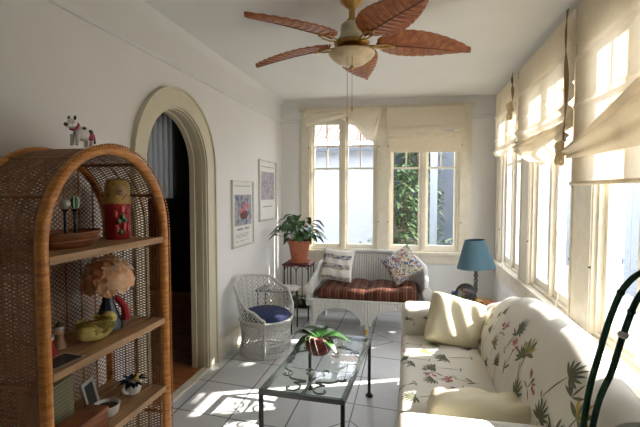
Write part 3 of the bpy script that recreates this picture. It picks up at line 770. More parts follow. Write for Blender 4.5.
t = thing('parasol_doll', 'doll in dark dress under a ruffled peach paper parasol, bookcase middle shelf', 'doll', (-1.36, 1.72, .791))
MB().lathe([(.062, 0), (.058, .03), (.040, .08), (.026, .12), (.022, .15), (.012, .165), (0, .165)], seg=20, wob=lambda a, i: 1 + .05 * sin(a * 9)).build('dress', M_['print_dark'], t)
MB().tube([(.02, .03, .14), (.05, .05, .09), (.055, .055, .03)], [.014, .018, .02], 8).build('red_sleeve', 'red', t)
MB().ball((.005, 0, .178), (.018, .018, .022), 12).build('head', 'skin', t)
R = random.Random(3); P1, P2 = MB(), MB()
for k in range(190):
    a = R.uniform(0, 2 * pi); b = R.uniform(0, 1) ** .7 * 1.75; w_ = .115 * sin(b); c = Vector((.005 + w_ * .8 * cos(a), w_ * sin(a), .215 + .115 * cos(b)))
    d = Vector((cos(a) * cos(b) + R.uniform(-.5, .5), sin(a) * cos(b) + R.uniform(-.5, .5), -sin(b) + R.uniform(-.2, .5)))
    up = Vector((cos(a) * sin(b), sin(a) * sin(b), cos(b) + .2)).normalized()
    leafcard(P2 if (sin(a - 5.6) > .55 and R.random() < .7) or R.random() < .12 else P1, c, d, R.uniform(.026, .040), R.uniform(.034, .050), droop=.1, up=up)
dome = MB().lathe([(.112 * sin(b), .215 + .105 * cos(b)) for b in [1.75 * k / 10 for k in range(11)]][::-1] + [(0, .32)], (.005, 0, 0), 24, ell=1).build('parasol', 'peach', t)
P1.build('paper_frill', 'peach', dome); P2.build('pale_frill', M_['cream'], dome)

t = thing('yellow_chick', 'pale yellow fluffy toy duckling lying on bookcase middle shelf', 'soft toy', (-1.30, 1.57, .791)); t.scale = (1.2, 1.2, 1.2)
m = MB(); R = random.Random(5); m.ball((0, 0, .032), (.042, .072, .032), 16).ball((0, .065, .058), (.027, .028, .026), 14).ball((.01, -.06, .042), (.03, .035, .026), 12)
for k in range(90):
    a = R.uniform(0, 2 * pi); b = R.uniform(-.2, 1.3); p = Vector((.04 * cos(a) * cos(b * .6), .07 * sin(a) * cos(b * .6), .03 + .03 * sin(b))); leafcard(m, p, Vector((cos(a) * .5, -.7, .9)), .040, .026)
m.build('body', 'yellow', t)
MB().lathe([(.012, 0), (.008, .012), (0, .02)], (0, .088, .056), 8, axis=Matrix.Rotation(-pi / 2, 3, 'X')).build('beak', 'terra', t)
for loc, lab, c1, c2, h in (((-1.37, 1.45, .791), 'small cream and brown figurine just behind the yellow toy duckling', 'skin', 'trunk', .10),
                            ((-1.34, 1.37, .791), 'small red, white and blue clown-like figurine at left end of middle shelf', 'red', 'blue', .085)):
    t = thing('small_figurine', lab, 'figurine', loc)
    MB().lathe([(.022, 0), (.024, .01), (.014, h * .45), (.018, h * .6), (.008, h * .72)], seg=12).build('body', c1, t)
    MB().ball((0, 0, h * .84), h * .17, 10).build('head', 'white', t); MB().lathe([(.018, h * .9), (.012, h * .98), (0, h * 1.12)], seg=10).build('hat', c2, t)
t = thing('picture_card', 'dark picture card lying flat at front of bookcase middle shelf', 'card', (-1.265, 1.335, .791), -.12)
MB().bb(-.055, .055, -.07, .07, 0, .003).build('card', 'silver', t, smooth=False); MB().bb(-.045, .045, -.060, .060, .003, .0038).build('picture', 'print_dark', t, smooth=False)
t = thing('wire_ornament', 'tiny curled white wire ornament hanging on bookcase back above middle shelf', 'ornament', (-1.49, 1.46, 1.09))
MB().tube(bez([(0, -.05, .01), (0, -.03, .03), (0, -.02, 0), (0, 0, .03), (0, .015, .005), (0, .03, .035), (0, .05, .012), (0, .06, .03)]), .004, 6).build('wire', 'white', t)

def open_frame(mb, w, h, b, d): mb.bb(-w / 2, w / 2, 0, d, 0, b).bb(-w / 2, w / 2, 0, d, h - b, h).bb(-w / 2, -w / 2 + b, 0, d, b, h - b).bb(w / 2 - b, w / 2, 0, d, b, h - b); return mb
t = thing('storage_box', 'olive checked fabric box standing upright on the lower shelf', 'box', (-1.43, 1.44, .447), .1)
MB().rbox((0, 0, .09), (.045, .10, .09), .008, 3).build('box', 'fabricbox', t); MB().rbox((0, 0, .186), (.048, .103, .010), .005, 3).build('lid', 'fabricbox', t)
t = thing('photo_frame', 'small pale photo frame leaning on the lower shelf', 'picture frame', (-1.38, 1.645, .447), pi / 2 + .25)
R_ = Matrix.Rotation(-.25, 3, 'X'); m = open_frame(MB(), .105, .13, .016, .012); m.v = [R_ @ v for v in m.v]; m.build('frame', 'silver', t, smooth=False)
m = MB().bb(-.04, .04, .003, .008, .014, .116); m.v = [R_ @ v for v in m.v]; m.build('photo', 'mirror', t, smooth=False)
t = thing('white_bowl', 'round white pot filled with dark potpourri on the lower shelf', 'bowl', (-1.285, 1.60, .447))
MB().lathe([(.035, 0), (.048, .012), (.055, .05), (.051, .05), (.044, .012), (0, .012)], seg=22).build('bowl', 'white', t); MB().ball((0, 0, .036), (.047, .047, .010), 14).build('filling', 'soil', t)
t = thing('wooden_box', 'long dark brown wooden box at the front of the lower shelf', 'box', (-1.265, 1.42, .447))
MB().rbox((0, 0, .035), (.045, .11, .035), .004, 3).build('box', 'basket', t); MB().rbox((0, 0, .076), (.048, .113, .006), .003, 3).build('lid', 'basket', t)
t = thing('teapot_planter', 'small white teapot holding a dark flower bunch on the lower shelf', 'planter', (-1.30, 1.80, .447))
MB().lathe([(.022, 0), (.034, .008), (.042, .035), (.036, .058), (.024, .066), (.020, .066), (0, .05)], seg=22).build('pot', 'white', t)
MB().tube(bez([(0, -.038, .02), (0, -.060, .035), (0, -.066, .058)]), [.008] * 16 + [.006], 8).build('spout', 'white', t)
MB().tube(bez([(0, .036, .05), (0, .062, .055), (0, .066, .03), (0, .038, .016)]), .004, 6).build('handle', 'white', t)
m = MB(); R = random.Random(9)
for k in range(40):
    a = R.uniform(0, 2 * pi); leafcard(m, Vector((.012 * cos(a), .012 * sin(a), .06)), Vector((cos(a), sin(a), R.uniform(.1, 1.2))), R.uniform(.035, .07), .022)
m.build('dark_foliage', M_['print_dark'], t); m = MB().ball((.030, -.01, .082), .011, 8).ball((.022, .012, .088), .009, 8).ball((.034, .0, .070), .008, 8); m.build('yellow_bloom', 'p_gold', t)

# ------------------------------------------------------------------ posters
def poster(label, y0, y1, z0, z1, pic, mt, seed):
    t = thing('framed_poster', label, 'poster', (XL, (y0 + y1) / 2, z0)); m = MB(); w = y1 - y0; h = z1 - z0
    def B(a, b, c, d, x0, x1, m=m): m.bb(x0, x1, a - w / 2, b - w / 2, c, d)
    B(0, w, 0, .012, 0, .022); B(0, w, h - .012, h, 0, .022); B(0, .012, .012, h - .012, 0, .022); B(w - .012, w, .012, h - .012, 0, .022)
    m.build('frame', 'silver', t, smooth=False)
    m = MB(); m.bb(.002, .010, -w / 2 + .012, w / 2 - .012, .012, h - .012); pg = m.build('sheet', 'paper', t, smooth=False)
    a, b, c, d = pic; m = MB(); m.bb(.010, .011, a - w / 2, b - w / 2, c, d); m.build('picture', mt, pg, smooth=False)
    return t, w, h, pg
t, w, h, pg = poster('white framed poster of a flower bowl picture, left one on the wall', 3.63, 4.16, .90, 1.525, (.06, .48, .20, .49), 'print1', 1)
m = MB(); m.ball((.0125, .02, .30), (.002, .10, .045), 12).build('painted_bowl', M_['maroon'], pg)
m = MB(); R = random.Random(2)
for k in range(16): m.ball((.0135, R.uniform(-.10, .13), R.uniform(.33, .40)), (.002, .02, .018), 8)
m.build('painted_bloom', 'p_pink', pg)
m = MB()
for k, z in enumerate((.155, .115, .10, .085, .05)):
    m = MB()
    for j in range(9 if k == 0 else 12):
        if (j * 7 + k) % 5: m.bb(.010, .0108, -w / 2 + .08 + j * (.038 if k == 0 else .027), -w / 2 + .08 + j * (.038 if k == 0 else .027) + (.022 if k == 0 else .018), z, z + (.018 if k == 0 else .005))
    m.build('caption_line', 'ink', pg, smooth=False)
m = MB()
for j in range(10): m.bb(.010, .0108, -w / 2 + .06 + j * .042, -w / 2 + .085 + j * .042, h - .055, h - .048)
m.build('caption_line', 'ink', pg, smooth=False)
t, w, h, pg = poster('white framed poster of a pinkish garden picture, right one nearer the corner', 4.35, 4.93, 1.10, 1.765, (.07, .51, .23, .54), 'print2', 2)
m = MB()
for j in range(11): m.bb(.010, .0108, -w / 2 + .07 + j * .04, -w / 2 + .095 + j * .04, h - .075, h - .066)
m.build('caption_line', 'ink', pg, smooth=False); m = MB()
for j in range(8): m.bb(.010, .0108, -w / 2 + .12 + j * .04, -w / 2 + .145 + j * .04, .15, .16)
m.build('caption_line', 'ink', pg, smooth=False)

# ------------------------------------------------------------------ barrel chair
CX, CY = -1.245, 3.60
t = thing('barrel_chair', 'white open-weave wicker barrel chair standing by the left wall', 'chair', (CX, CY, 0))
def cr_(z): return .232 - .018 * sin(pi * min(z / .31, 1))
def cmap(u, v, n): a = u / .23; r = cr_(v + .015) + n; return (r * cos(a), r * sin(a), v + .015)
m = MB(); m.lattice(cmap, 2 * pi * .23, .285, .026, .0062, .004, slope=1.1, step=.03)
for z in (.095, .10, .19, .195): m.strand(cmap, [(2 * pi * .23 * i / 48, z) for i in range(49)], (0, 1), .005, .006)
m.build('base_lattice', 'wicker', t)
m = MB()
for z, r in ((.010, .009), (.305, .012), (.035, .006)): MB().tube([(cr_(z) * cos(2 * pi * k / 40), cr_(z) * sin(2 * pi * k / 40), z) for k in range(40)], r, 8, True).build('base_hoop', 'wicker', t)
A0, A1 = radians(-74), radians(-74 - 272)      # back sweeps round through the wall side
def hz(s): return lerp([(0, .335), (.10, .41), (.30, .585), (.46, .65), (.64, .63), (.82, .53), (.93, .42), (1, .335)], s)
def rr(s, z): return .228 + .055 * ((z - .31) / .36) * (1 if .02 < s < .98 else .6)
def bmap(u, v, n):
    s = u / 1.09; a = A0 + (A1 - A0) * s; z = .315 + v; r = rr(s, z) + n; return (r * cos(a), r * sin(a), z)
m = MB(); m.lattice(bmap, 1.09, .37, .026, .0062, .004, slope=1.1, step=.02, vmax=lambda u: hz(u / 1.09) - .315)
for k in range(0, 23):
    u = 1.09 * k / 22; m.strand(bmap, [(u, 0), (u, max(.01, (hz(u / 1.09) - .315) * .5)), (u, max(.02, hz(u / 1.09) - .315))], (1, 0), .005, .005)
m.build('back_lattice', 'wicker', t)
def rim(s, off=0): z = hz(s) + off; a = A0 + (A1 - A0) * s; r = rr(s, z); return (r * cos(a), r * sin(a), z)
m = MB(); m.tube([rim(i / 60) for i in range(61)], .013, 8); m.tube([(cr_(.3) * cos(A0), cr_(.3) * sin(A0), z) for z in (.005, .1, .2, .335)], .011, 8)
m.tube([(cr_(.3) * cos(A1), cr_(.3) * sin(A1), z) for z in (.30, .335)], .011, 8); m.build('rim', 'wicker', t)
MB().lathe([(0, .285), (.20, .285), (.215, .30), (.218, .325), (.208, .352), (.16, .372), (.05, .378), (0, .378)], seg=36).build('cushion', 'navy', t)
MB().lathe([(0, .270), (.222, .270), (.222, .283), (0, .283)], seg=30).build('seat', 'wicker', t)

# ------------------------------------------------------------------ side table, magazines, plant stand, plants
t = thing('side_table', 'small dark metal side table between barrel chair and plant stand', 'side table', (-1.32, 4.20, 0))
MB().rbox((0, 0, .422), (.20, .135, .008), .004, 3).build('tabletop', 'greyiron', t)
for x, y in ((-.175, -.115), (.175, -.115), (-.175, .115), (.175, .115)): MB().tube([(x, y, 0), (x, y, .415)], .008, 8).build('leg', 'iron', t)
for x, y, z, r, lab, mt in ((-1.25, 4.18, .431, .25, 'pale magazine at bottom of the pile on side table', 'whitecloth'), (-1.23, 4.17, .438, -.1, 'blue-covered magazine on the side table pile', 'bandprint'), (-1.27, 4.18, .445, .12, 'cream magazine on top of the side table pile', 'paper')):
    t = thing('magazine', lab, 'magazine', (x, y, z), r, 'magazines on the side table')
    MB().bb(-.14, .14, -.105, .105, 0, .0012).build('cover', mt, t, smooth=False); MB().bb(-.138, .138, -.103, .103, .0012, .006).build('pages', 'paper', t, smooth=False)
SX, SY = -1.205, 4.63
t = thing('plant_stand', 'tall black wrought iron plant stand in the far left corner', 'plant stand', (SX, SY, 0))
MB().rbox((0, 0, .622), (.155, .155, .010), .004, 3).build('top_plate', 'maroon', t)
for x in (-.135, .135):
    for y in (-.135, .135): MB().tube([(x, y, 0), (x, y, .615)], .0075, 8).build('leg', 'iron', t)
m = MB()
for ax in (0, 1):
    for sd_ in (-.135, .135):
        for c in (-.0675, .0675):
            pts = [(c + .0675 * cos(q), .60 - .075 * abs(sin(q)) ** .7) for q in [pi * k / 10 for k in range(11)]]
            m.tube([(p[0], sd_, 1.2 - .60 - (.60 - p[1]) * -1 - .0 if False else .535 + (.60 - p[1])) if ax == 0 else (sd_, p[0], .535 + (.60 - p[1])) for p in pts], .005, 6)
        m.tube([(0, sd_, .15) if ax == 0 else (sd_, 0, .15), (0, sd_, .535) if ax == 0 else (sd_, 0, .535)], .005, 6)
m.build('arch_scroll', 'iron', t)
MB().bb(-.135, .135, -.135, .135, .145, .155).build('lower_shelf', 'iron', t, smooth=False)
t = thing('dark_fern', 'small dark leafy plant on the plant stand lower shelf', 'potted plant', (SX, SY, .156))
MB().lathe([(.045, 0), (.06, .08), (.052, .08), (0, .07)], seg=20).build('pot', 'terra', t)
m = MB(); R = random.Random(12)
for k in range(60):
    a = R.uniform(0, 2 * pi); leafcard(m, Vector((.03 * cos(a), .03 * sin(a), .075)), Vector((cos(a), sin(a), R.uniform(.0, 1))), R.uniform(.08, .15), .035, droop=.9)
m.build('foliage', 'leaf', t)
t = thing('potted_plant', 'big leafy green houseplant in a terracotta pot on iron stand', 'potted plant', (SX, SY, .633))
MB().lathe([(0, 0), (.11, 0), (.125, .012), (.122, .022), (.10, .014), (0, .014)], seg=30).build('saucer', 'terra', t)
MB().lathe([(.082, .015), (.088, .03), (.118, .20), (.132, .205), (.134, .25), (.128, .252), (.120, .235), (0, .23)], seg=30).build('pot', 'terra', t)
MB().lathe([(0, .238), (.118, .238)], seg=20).build('soil', 'soil', t)
m = MB(); st = MB(); R = random.Random(21)
specs = []
for k in range(46):
    a = k * 2.4 + R.uniform(-.3, .3); e = R.uniform(.25, 1.35) if k > 8 else R.uniform(.0, .4); rr_ = R.uniform(.10, .24)
    specs.append((a, e, rr_))
for a, e, r_ in specs:
    b = Vector((.03 * cos(a), .03 * sin(a), .23)); tip = b + Vector((cos(a) * r_ * cos(e) * .8, sin(a) * r_ * cos(e) * .8, .05 + r_ * sin(e) * 1.15))
    if SX + tip.x < XL + .13: tip.x = XL + .13 - SX
    if SY + tip.y > 5.03: tip.y = 5.03 - SY
    st.tube([b, b.lerp(tip, .5) + Vector((0, 0, .03)), tip], [.004, .003, .0025], 5)
    d = Vector((cos(a), sin(a), .25)); L = R.uniform(.12, .185)
    if SX + tip.x + d.x * L < XL + .03: d.x = max(d.x, -.35)
    leafcard(m, tip, d, L, L * .62, droop=.75)
m.build('foliage', 'leaf', t); st.build('stem', 'leaf2', t)

# ------------------------------------------------------------------ settee
SE = (-.41, 4.52)
t = thing('wicker_settee', 'white wicker settee with arched apron under the end windows', 'settee', (SE[0], SE[1], 0))
def plan(s):                               # U-shaped plan of back and arms, s 0..1 left front to right front
    hw, yb, yf, r = .535, .34, -.30, .24
    La = yb - r - yf; Lc = r * pi / 2; Lb = 2 * (hw - r); T_ = 2 * La + 2 * Lc + Lb; d = s * T_
    if d < La: return Vector((-hw, yf + d, 0)), Vector((-1, 0, 0))
    d -= La
    if d < Lc: a = d / r; return Vector((-hw + r - r * cos(a), yb - r + r * sin(a), 0)), Vector((-cos(a), sin(a), 0))
    d -= Lc
    if d < Lb: return Vector((-hw + r + d, yb, 0)), Vector((0, 1, 0))
    d -= Lb
    if d < Lc: a = d / r; return Vector((hw - r + r * sin(a), yb - r + r * cos(a), 0)), Vector((sin(a), cos(a), 0))
    d -= Lc; return Vector((hw, yb - r - d, 0)), Vector((1, 0, 0))
def sh_(s):
    q = abs(s - .5) * 2; return lerp([(0, .742), (.18, .735), (.38, .70), (.55, .62), (.72, .53), (.9, .50), (1, .47)], q)
def sback(u, v, thick=0):
    p, n = plan(u); z = .30 + (sh_(u) - .30) * v; fl = .045 * v ** 1.5
    return p + n * (fl + .004 * sin(u * 2 * pi * 80) + .0012 * sin(v * 120)) + Vector((0, 0, z))
MB().grid(sback, 420, 40, .018).build('back', 'wicker', t)
m = MB(); pts = []
for i in range(81):
    u = i / 80; p, n = plan(u); pts.append(p + n * .046 + Vector((0, 0, sh_(u))))
front = lambda s: [Vector((s * .645, -.31, .47)), Vector((s * .655, -.325, .44)), Vector((s * .64, -.32, .40))]
m.tube(pts, .026, 10); m.build('rolled_edge', 'wicker', t)
m = MB()
for s in (-1, 1):
    m = MB()
    m.lathe([(0, -.012), (.045, -.01), (.052, 0), (.045, .012), (.02, .018), (0, .018)], (s * .585, -.318, .44), 18, axis=Matrix.Rotation(pi / 2, 3, 'X'))
    m.rbox((s * .585, -.29, .36), (.035, .022, .10), .015, 4)
    m.build('arm_front', 'wicker', t)
def apr(u, v):
    x = -.55 + 1.10 * u; q = abs(x) ; c = .28; hw = .235; d = abs(q - c) / hw
    bot = .11 + .165 * sqrt(max(0, 1 - d * d)) if d < 1 else .11
    bot = max(bot, .11); return (x, -.335 + .007 * sin(u * 2 * pi * 46), .335 + (bot - .335) * v)
m = MB().grid(apr, 360, 14, .016)
def aps(s):
    def f(u, v):
        y = -.32 + .62 * u; d = abs(y) / .26; bot = .11 + .15 * sqrt(max(0, 1 - d * d)) if d < 1 else .11
        return (s * .565, y, .335 + (bot - .335) * v)
    return f
m.grid(aps(-1), 60, 10, .014); m.grid(aps(1), 60, 10, .014); m.build('apron', 'wicker', t)
m = MB()
for c in (-.28, .28): m.tube([(c - .235, -.348, .10)] + [(c - .235 * cos(pi * k / 20), -.348, .11 + .165 * sin(pi * k / 20)) for k in range(21)] + [(c + .235, -.348, .10)], .011, 8)
m.tube([(-.58, -.35, .34), (.58, -.35, .34)], .014, 8); m.build('apron_binding', 'wicker', t)
for x, y in ((-.545, -.325), (0, -.325), (.545, -.325), (-.545, .30), (.545, .30)):
    l = MB().lathe([(.018, 0), (.022, .01), (.022, .13), (.030, .16)], (x, y, 0), 12).build('leg', 'wicker', t)
    MB().lathe([(.0235, 0), (.0235, .05)], (x, y, .012), 12).build('leg_wrap', M_['gold'] if x == 0 else 'wicker', l)
MB().bb(-.55, .55, -.32, .34, .318, .334).build('seat_deck', 'wicker', t, smooth=False)
t2 = thing('seat_cushion', 'tufted cushion striped dark red and brown along the wicker settee', 'cushion', (SE[0], SE[1], .336))
def cush(p):
    b = .92 + .34 * abs(sin((p[0] + .52) / 1.04 * pi * 4)) - .10; bb = 1 + .10 * abs(sin((p[0] + .52) / 1.04 * pi * 4))
    tuft = 0
    for tx in (-.26, 0, .26): tuft += .028 * math.exp(-((p[0] - tx) ** 2 + (p[1]) ** 2) / .003)
    return (p[0], p[1] * bb - .0, p[2] * b - tuft if p[2] > 0 else p[2])
MB().rbox((0, -.045, .056), (.505, .29, .055), .05, 26, cush).build('cushion', 'stripe', t2)
m = MB()
for tx in (-.26, 0, .26): m.ball((tx, -.045, .093), (.012, .012, .006), 8)
m.build('tuft_button', 'stripe', t2)

def pillow(name, label, loc, w, h, th, rot, mt, extra=None, cat='pillow', ridge=.004):
    t = thing(name, label, cat, loc); t.rotation_euler = rot; m = MB()
    def f(sg):
        def g(u, v):
            a, b = 2 * u - 1, 2 * v - 1
            e = (max(0, 1 - a ** 6) ** .5) * (max(0, 1 - b ** 6) ** .5) if cat == 'cushion' else (max(0, 1 - a ** 4) ** .55) * (max(0, 1 - b ** 4) ** .55)
            q = .035 if cat == 'cushion' else .07; cr2 = .06 * (a * b) ** 4 if cat == 'cushion' else 0
            k = 1 - q * (1 - abs(a)) * b * b - cr2; k2 = 1 - q * (1 - abs(b)) * a * a - cr2
            return (a * w / 2 * k2, sg * (th / 2 * e + ridge * sin(a * 9 + b * 4) * e), b * h / 2 * k)
        return g
    m.grid(f(-1), 30, 30).grid(f(1), 30, 30); o = m.build('cover', mt, t)
    p = []
    for i in range(4):
        for k in range(12):
            q = -1 + 2 * k / 12; a, b = [(q, -1), (1, q), (-q, 1), (-1, -q)][i]
            q_ = f(1)(a / 2 + .5, b / 2 + .5); p.append((q_[0], 0, q_[2]))
    MB().tube(p, .005, 6, True).build('piping', mt if extra is None else extra, t)
    return t, f
# banded pillow: woven bands of print over white
t, f = pillow('throw_pillow', 'white pillow with blue and rust printed bands, left end of settee', (-.765, 4.575, .628), .35, .34, .12, (-.32, .06, -.10), 'whitecloth')
m = MB(); g = f(-1)
for b0, b1 in ((.02, .11), (.34, .50), (.66, .80)):
    m.grid(lambda u, v, b0=b0, b1=b1: Vector(g(.04 + .92 * u, b0 + (b1 - b0) * v + .02 * sin(u * 7))) + Vector((0, -.0012, 0)), 24, 5)
m.build('printed_band', 'bandprint', t)
pillow('throw_pillow', 'floral blue and red pillow tilted on a corner, right end of settee', (-.075, 4.60, .645), .33, .31, .13, (-.35, radians(-33), .12), 'floral')

# ------------------------------------------------------------------ coffee table and orchid
TX, TY, TH = -.50, 2.49, .41
t = thing('coffee_table', 'black iron coffee table with glass top over curling scrollwork', 'coffee table', (TX, TY, 0), radians(-3))
tw, tl, b = .214, .452, .011
m = MB(); m.bb(-tw, tw, -tl - b, -tl + b, TH - .026, TH - .002).bb(-tw, tw, tl - b, tl + b, TH - .026, TH - .002).bb(-tw - b, -tw + b, -tl - b, tl + b, TH - .026, TH - .002).bb(tw - b, tw + b, -tl - b, tl + b, TH - .026, TH - .002)
m.build('frame', 'greyiron', t, smooth=False)
for x in (-tw, tw):
    for y in (-tl, tl): l = MB().bb(x - .0095, x + .0095, y - .0095, y + .0095, .012, TH - .02); l.lathe([(.026, 0), (.024, .012), (.012, .024), (.010, .03)], (x, y, 0), 8); l.build('leg', 'iron', t, smooth=False)
MB().rbox((0, 0, TH - .001 + .004), (tw + .006, tl + .006, .004), .002, 2).build('glass_top', 'tglass', t)
def spiral(mb, c, r, a0, turns, sgn=1, w=.0055, z=TH - .018, n=26):
    pts = []
    for i in range(n + 1):
        q = i / n; a = a0 + sgn * turns * 2 * pi * q; rr = r * (1 - .80 * q); pts.append((c[0] + rr * cos(a), c[1] + rr * sin(a), z))
    mb.tube(pts, w, 6); return pts[0]
m = MB()
for sx_ in (-1, 1):
    for sy in (-1, 1):
        p = spiral(m, (sx_ * .085, sy * .36), .060, pi / 2 if sy < 0 else -pi / 2, .85, sx_ * sy * -1)
        q = spiral(m, (sx_ * .165, sy * .20), .042, -pi / 2 * sy, .85, -sx_ * sy)
        e = spiral(m, (sx_ * .055, sy * .13), .038, pi / 2 * sy, .8, sx_ * sy)
        m.tube(bez([p, (sx_ * .03, sy * .27, TH - .018), (sx_ * .12, sy * .25, TH - .018), q], 6), .0055, 6)
        m.tube(bez([q, (sx_ * .215, sy * .10, TH - .018), (sx_ * .19, sy * .02, TH - .018), (sx_ * .222, 0, TH - .018)], 6), .0055, 6)
        m.tube(bez([e, (sx_ * .02, sy * .20, TH - .018), (0, sy * .27, TH - .018), (sx_ * .01, sy * .44, TH - .018)], 6), .0055, 6)
        m.ball((sx_ * .165, sy * .20, TH - .018), (.012, .012, .007), 8)
m.build('scrollwork', 'greyiron', t)
t = thing('potted_orchid', 'broad-leaved orchid in a dark red wicker pot on the glass table', 'potted plant', (-.545, 2.57, TH + .008))
MB().lathe([(.052, 0), (.066, .01), (.082, .05), (.082, .085), (.072, .105), (.066, .098), (0, .09)], seg=28, wob=lambda a, i: 1 + .02 * sin(a * 24 + i * 2)).build('pot', 'maroon', t)
m = MB()
for a, dz, L, w, dr in ((3.0, .50, .24, .10, .6), (3.7, .40, .17, .085, .8), (.15, .55, .21, .095, .6), (-.5, .35, .13, .07, .8), (1.6, .7, .18, .09, .4), (2.4, .6, .22, .10, .5), (.8, .6, .18, .09, .5)): leafcard(m, Vector((.015 * cos(a), .015 * sin(a), .095)), Vector((cos(a), sin(a), dz)), L, w, droop=dr)
m.build('foliage', 'leaf3', t)
m = MB(); R = random.Random(4)
for k in range(6):
    a = -2.6 + k * .5 + R.uniform(-.1, .1); m.tube(bez([(.03 * cos(a), .03 * sin(a), .10), (.078 * cos(a), .078 * sin(a), .112), (.092 * cos(a + .2), .092 * sin(a + .2), .06), (.088 * cos(a + .35), .088 * sin(a + .35), .012 + R.uniform(0, .02))], 5), .0016, 5)
m.build('root', 'root', t)

# ------------------------------------------------------------------ sofa
t = thing('floral_sofa', 'cream camelback sofa printed with palms and flowers under the right windows', 'sofa', (.3, 2.28, 0))
YN, YFAR = 1.33, 3.24
def HB(y): return lerp([(1.25, .755), (1.45, .81), (1.85, .885), (2.1, .885), (2.4, .86), (2.72, .79), (3.0, .69), (3.24, .625)], y)
PROF = [(.415, .36), (.425, .46), (.455, .60), (.50, .74), (.545, .83), (.59, .875), (.645, .885), (.70, .855), (.725, .78), (.73, .55), (.735, .10)]
PB = bez([(x, 0, z) for x, z in PROF], 6)
PL = [0]
for a, b_ in zip(PB, PB[1:]): PL.append(PL[-1] + (b_ - a).length)
def backS(y, l, off=0):
    k = HB(y) / .885; e = min(1, max(0, (y - 2.75) / .5)); e2 = min(1, max(0, (1.6 - y) / .3))
    l = max(0, min(PL[-1] - 1e-6, l)); i = 0
    while PL[i + 1] < l: i += 1
    q = (l - PL[i]) / (PL[i + 1] - PL[i]); p = PB[i].lerp(PB[i + 1], q); d = (PB[i + 1] - PB[i]).normalized(); n = Vector((-d.z, 0, d.x))
    z = p.z if p.z < .36 else .36 + (p.z - .36) * (HB(y) - .36) / .525
    bulge = .018 * sin(pi * min(1, l / .5)) * (sin(pi * (y - YN) / (YFAR - YN)))
    return Vector((p.x - bulge + n.x * off, y, z + n.z * off))
m = MB(); m.grid(lambda u, v: backS(YN + (YFAR - YN) * u, PL[-1] * v), 60, 60)
o = len(m.v)
for y in (YN, YFAR):
    ring = [backS(y, PL[-1] * i / 40) for i in range(41)]; m.add(ring, [tuple(range(41))])
# printed sprigs follow the cloth surface
def leaf2(o_, ang, L, w, n=5):
    c, s_ = cos(ang), sin(ang); out = []
    for i in range(n + 1): q = i / n; out.append((q * L, .72 * w * sin(pi * q) ** .8))
    for i in range(n - 1, 0, -1): q = i / n; out.append((q * L, -.72 * w * sin(pi * q) ** .8))
    return [(o_[0] + x * c - y * s_, o_[1] + x * s_ + y * c) for x, y in out]
def sprig(kind, R):
    S_ = []   # (poly, mat)
    if kind == 'palm':
        S_.append((leaf2((0, 0), pi / 2 + .1, .11, .003), 1))
        top = (-.01, .108)
        for k in range(9): a = pi / 2 + .1 + (k - 4) * .38; S_.append((leaf2(top, a, .055 - .003 * abs(k - 4), .006), 1 if k % 3 else 2))
        for k in (-1, 1): S_.append((leaf2((0, .0), pi / 2 + k * 1.2, .02, .004), 1))
    if kind == 'pink':
        S_.append((leaf2((0, 0), pi / 2, .11, .0022), 1))
        for k in range(11): a = R.uniform(.2, pi - .2); r = R.uniform(.008, .035); S_.append((leaf2((r * cos(a) - .007, .10 + r * sin(a)), R.uniform(0, 6), .018, .007), 3))
        S_.append((leaf2((0, .03), .9, .045, .005), 1)); S_.append((leaf2((0, .02), 2.2, .04, .005), 1))
    if kind == 'gold':
        for k in range(7): a = pi / 2 + (k - 3) * .5; S_.append((leaf2((0, .02), a, .055, .009), 4 if k % 2 else 1))
        S_.append((leaf2((0, -.03), pi / 2, .06, .003), 1))
    if kind == 'tuft':
        for k in range(10): a = R.uniform(.1, pi - .1); S_.append((leaf2((0, 0), a, R.uniform(.03, .065), .0055), 1 if k % 3 else 2))
    if kind == 'mauve':
        for k in range(9): a = R.uniform(-.3, pi + .3); r = R.uniform(0, .03); S_.append((leaf2((r * cos(a), .02 + r * sin(a) * .5), a, .026, .007), 3 if k % 3 else 2))
        for k in range(3): S_.append((leaf2((0, .0), -.3 + k * 1.8, .04, .004), 2))
    return S_
def stamp(mb, fn, c, ang, sc, kind, R):
    ca, sa = cos(ang), sin(ang)
    for poly, mt in sprig(kind, R):
        q = [(c[0] + sc * (x * ca - y * sa), c[1] + sc * (x * sa + y * ca)) for x, y in poly]
        cx = sum(p[0] for p in q) / len(q); cy = sum(p[1] for p in q) / len(q)
        vs = [Vector(fn(*p)) for p in q] + [Vector(fn(cx, cy))]; n = len(q)
        mb.add(vs, [(i, (i + 1) % n, n) for i in range(n)], mt)
SM = ['chintz', 'p_green', 'p_dark', 'p_pink', 'p_gold']
R = random.Random(31)
fnb = lambda a, b_: backS(-a, b_, .0016)     # a = -y so that shapes read upright from the seat
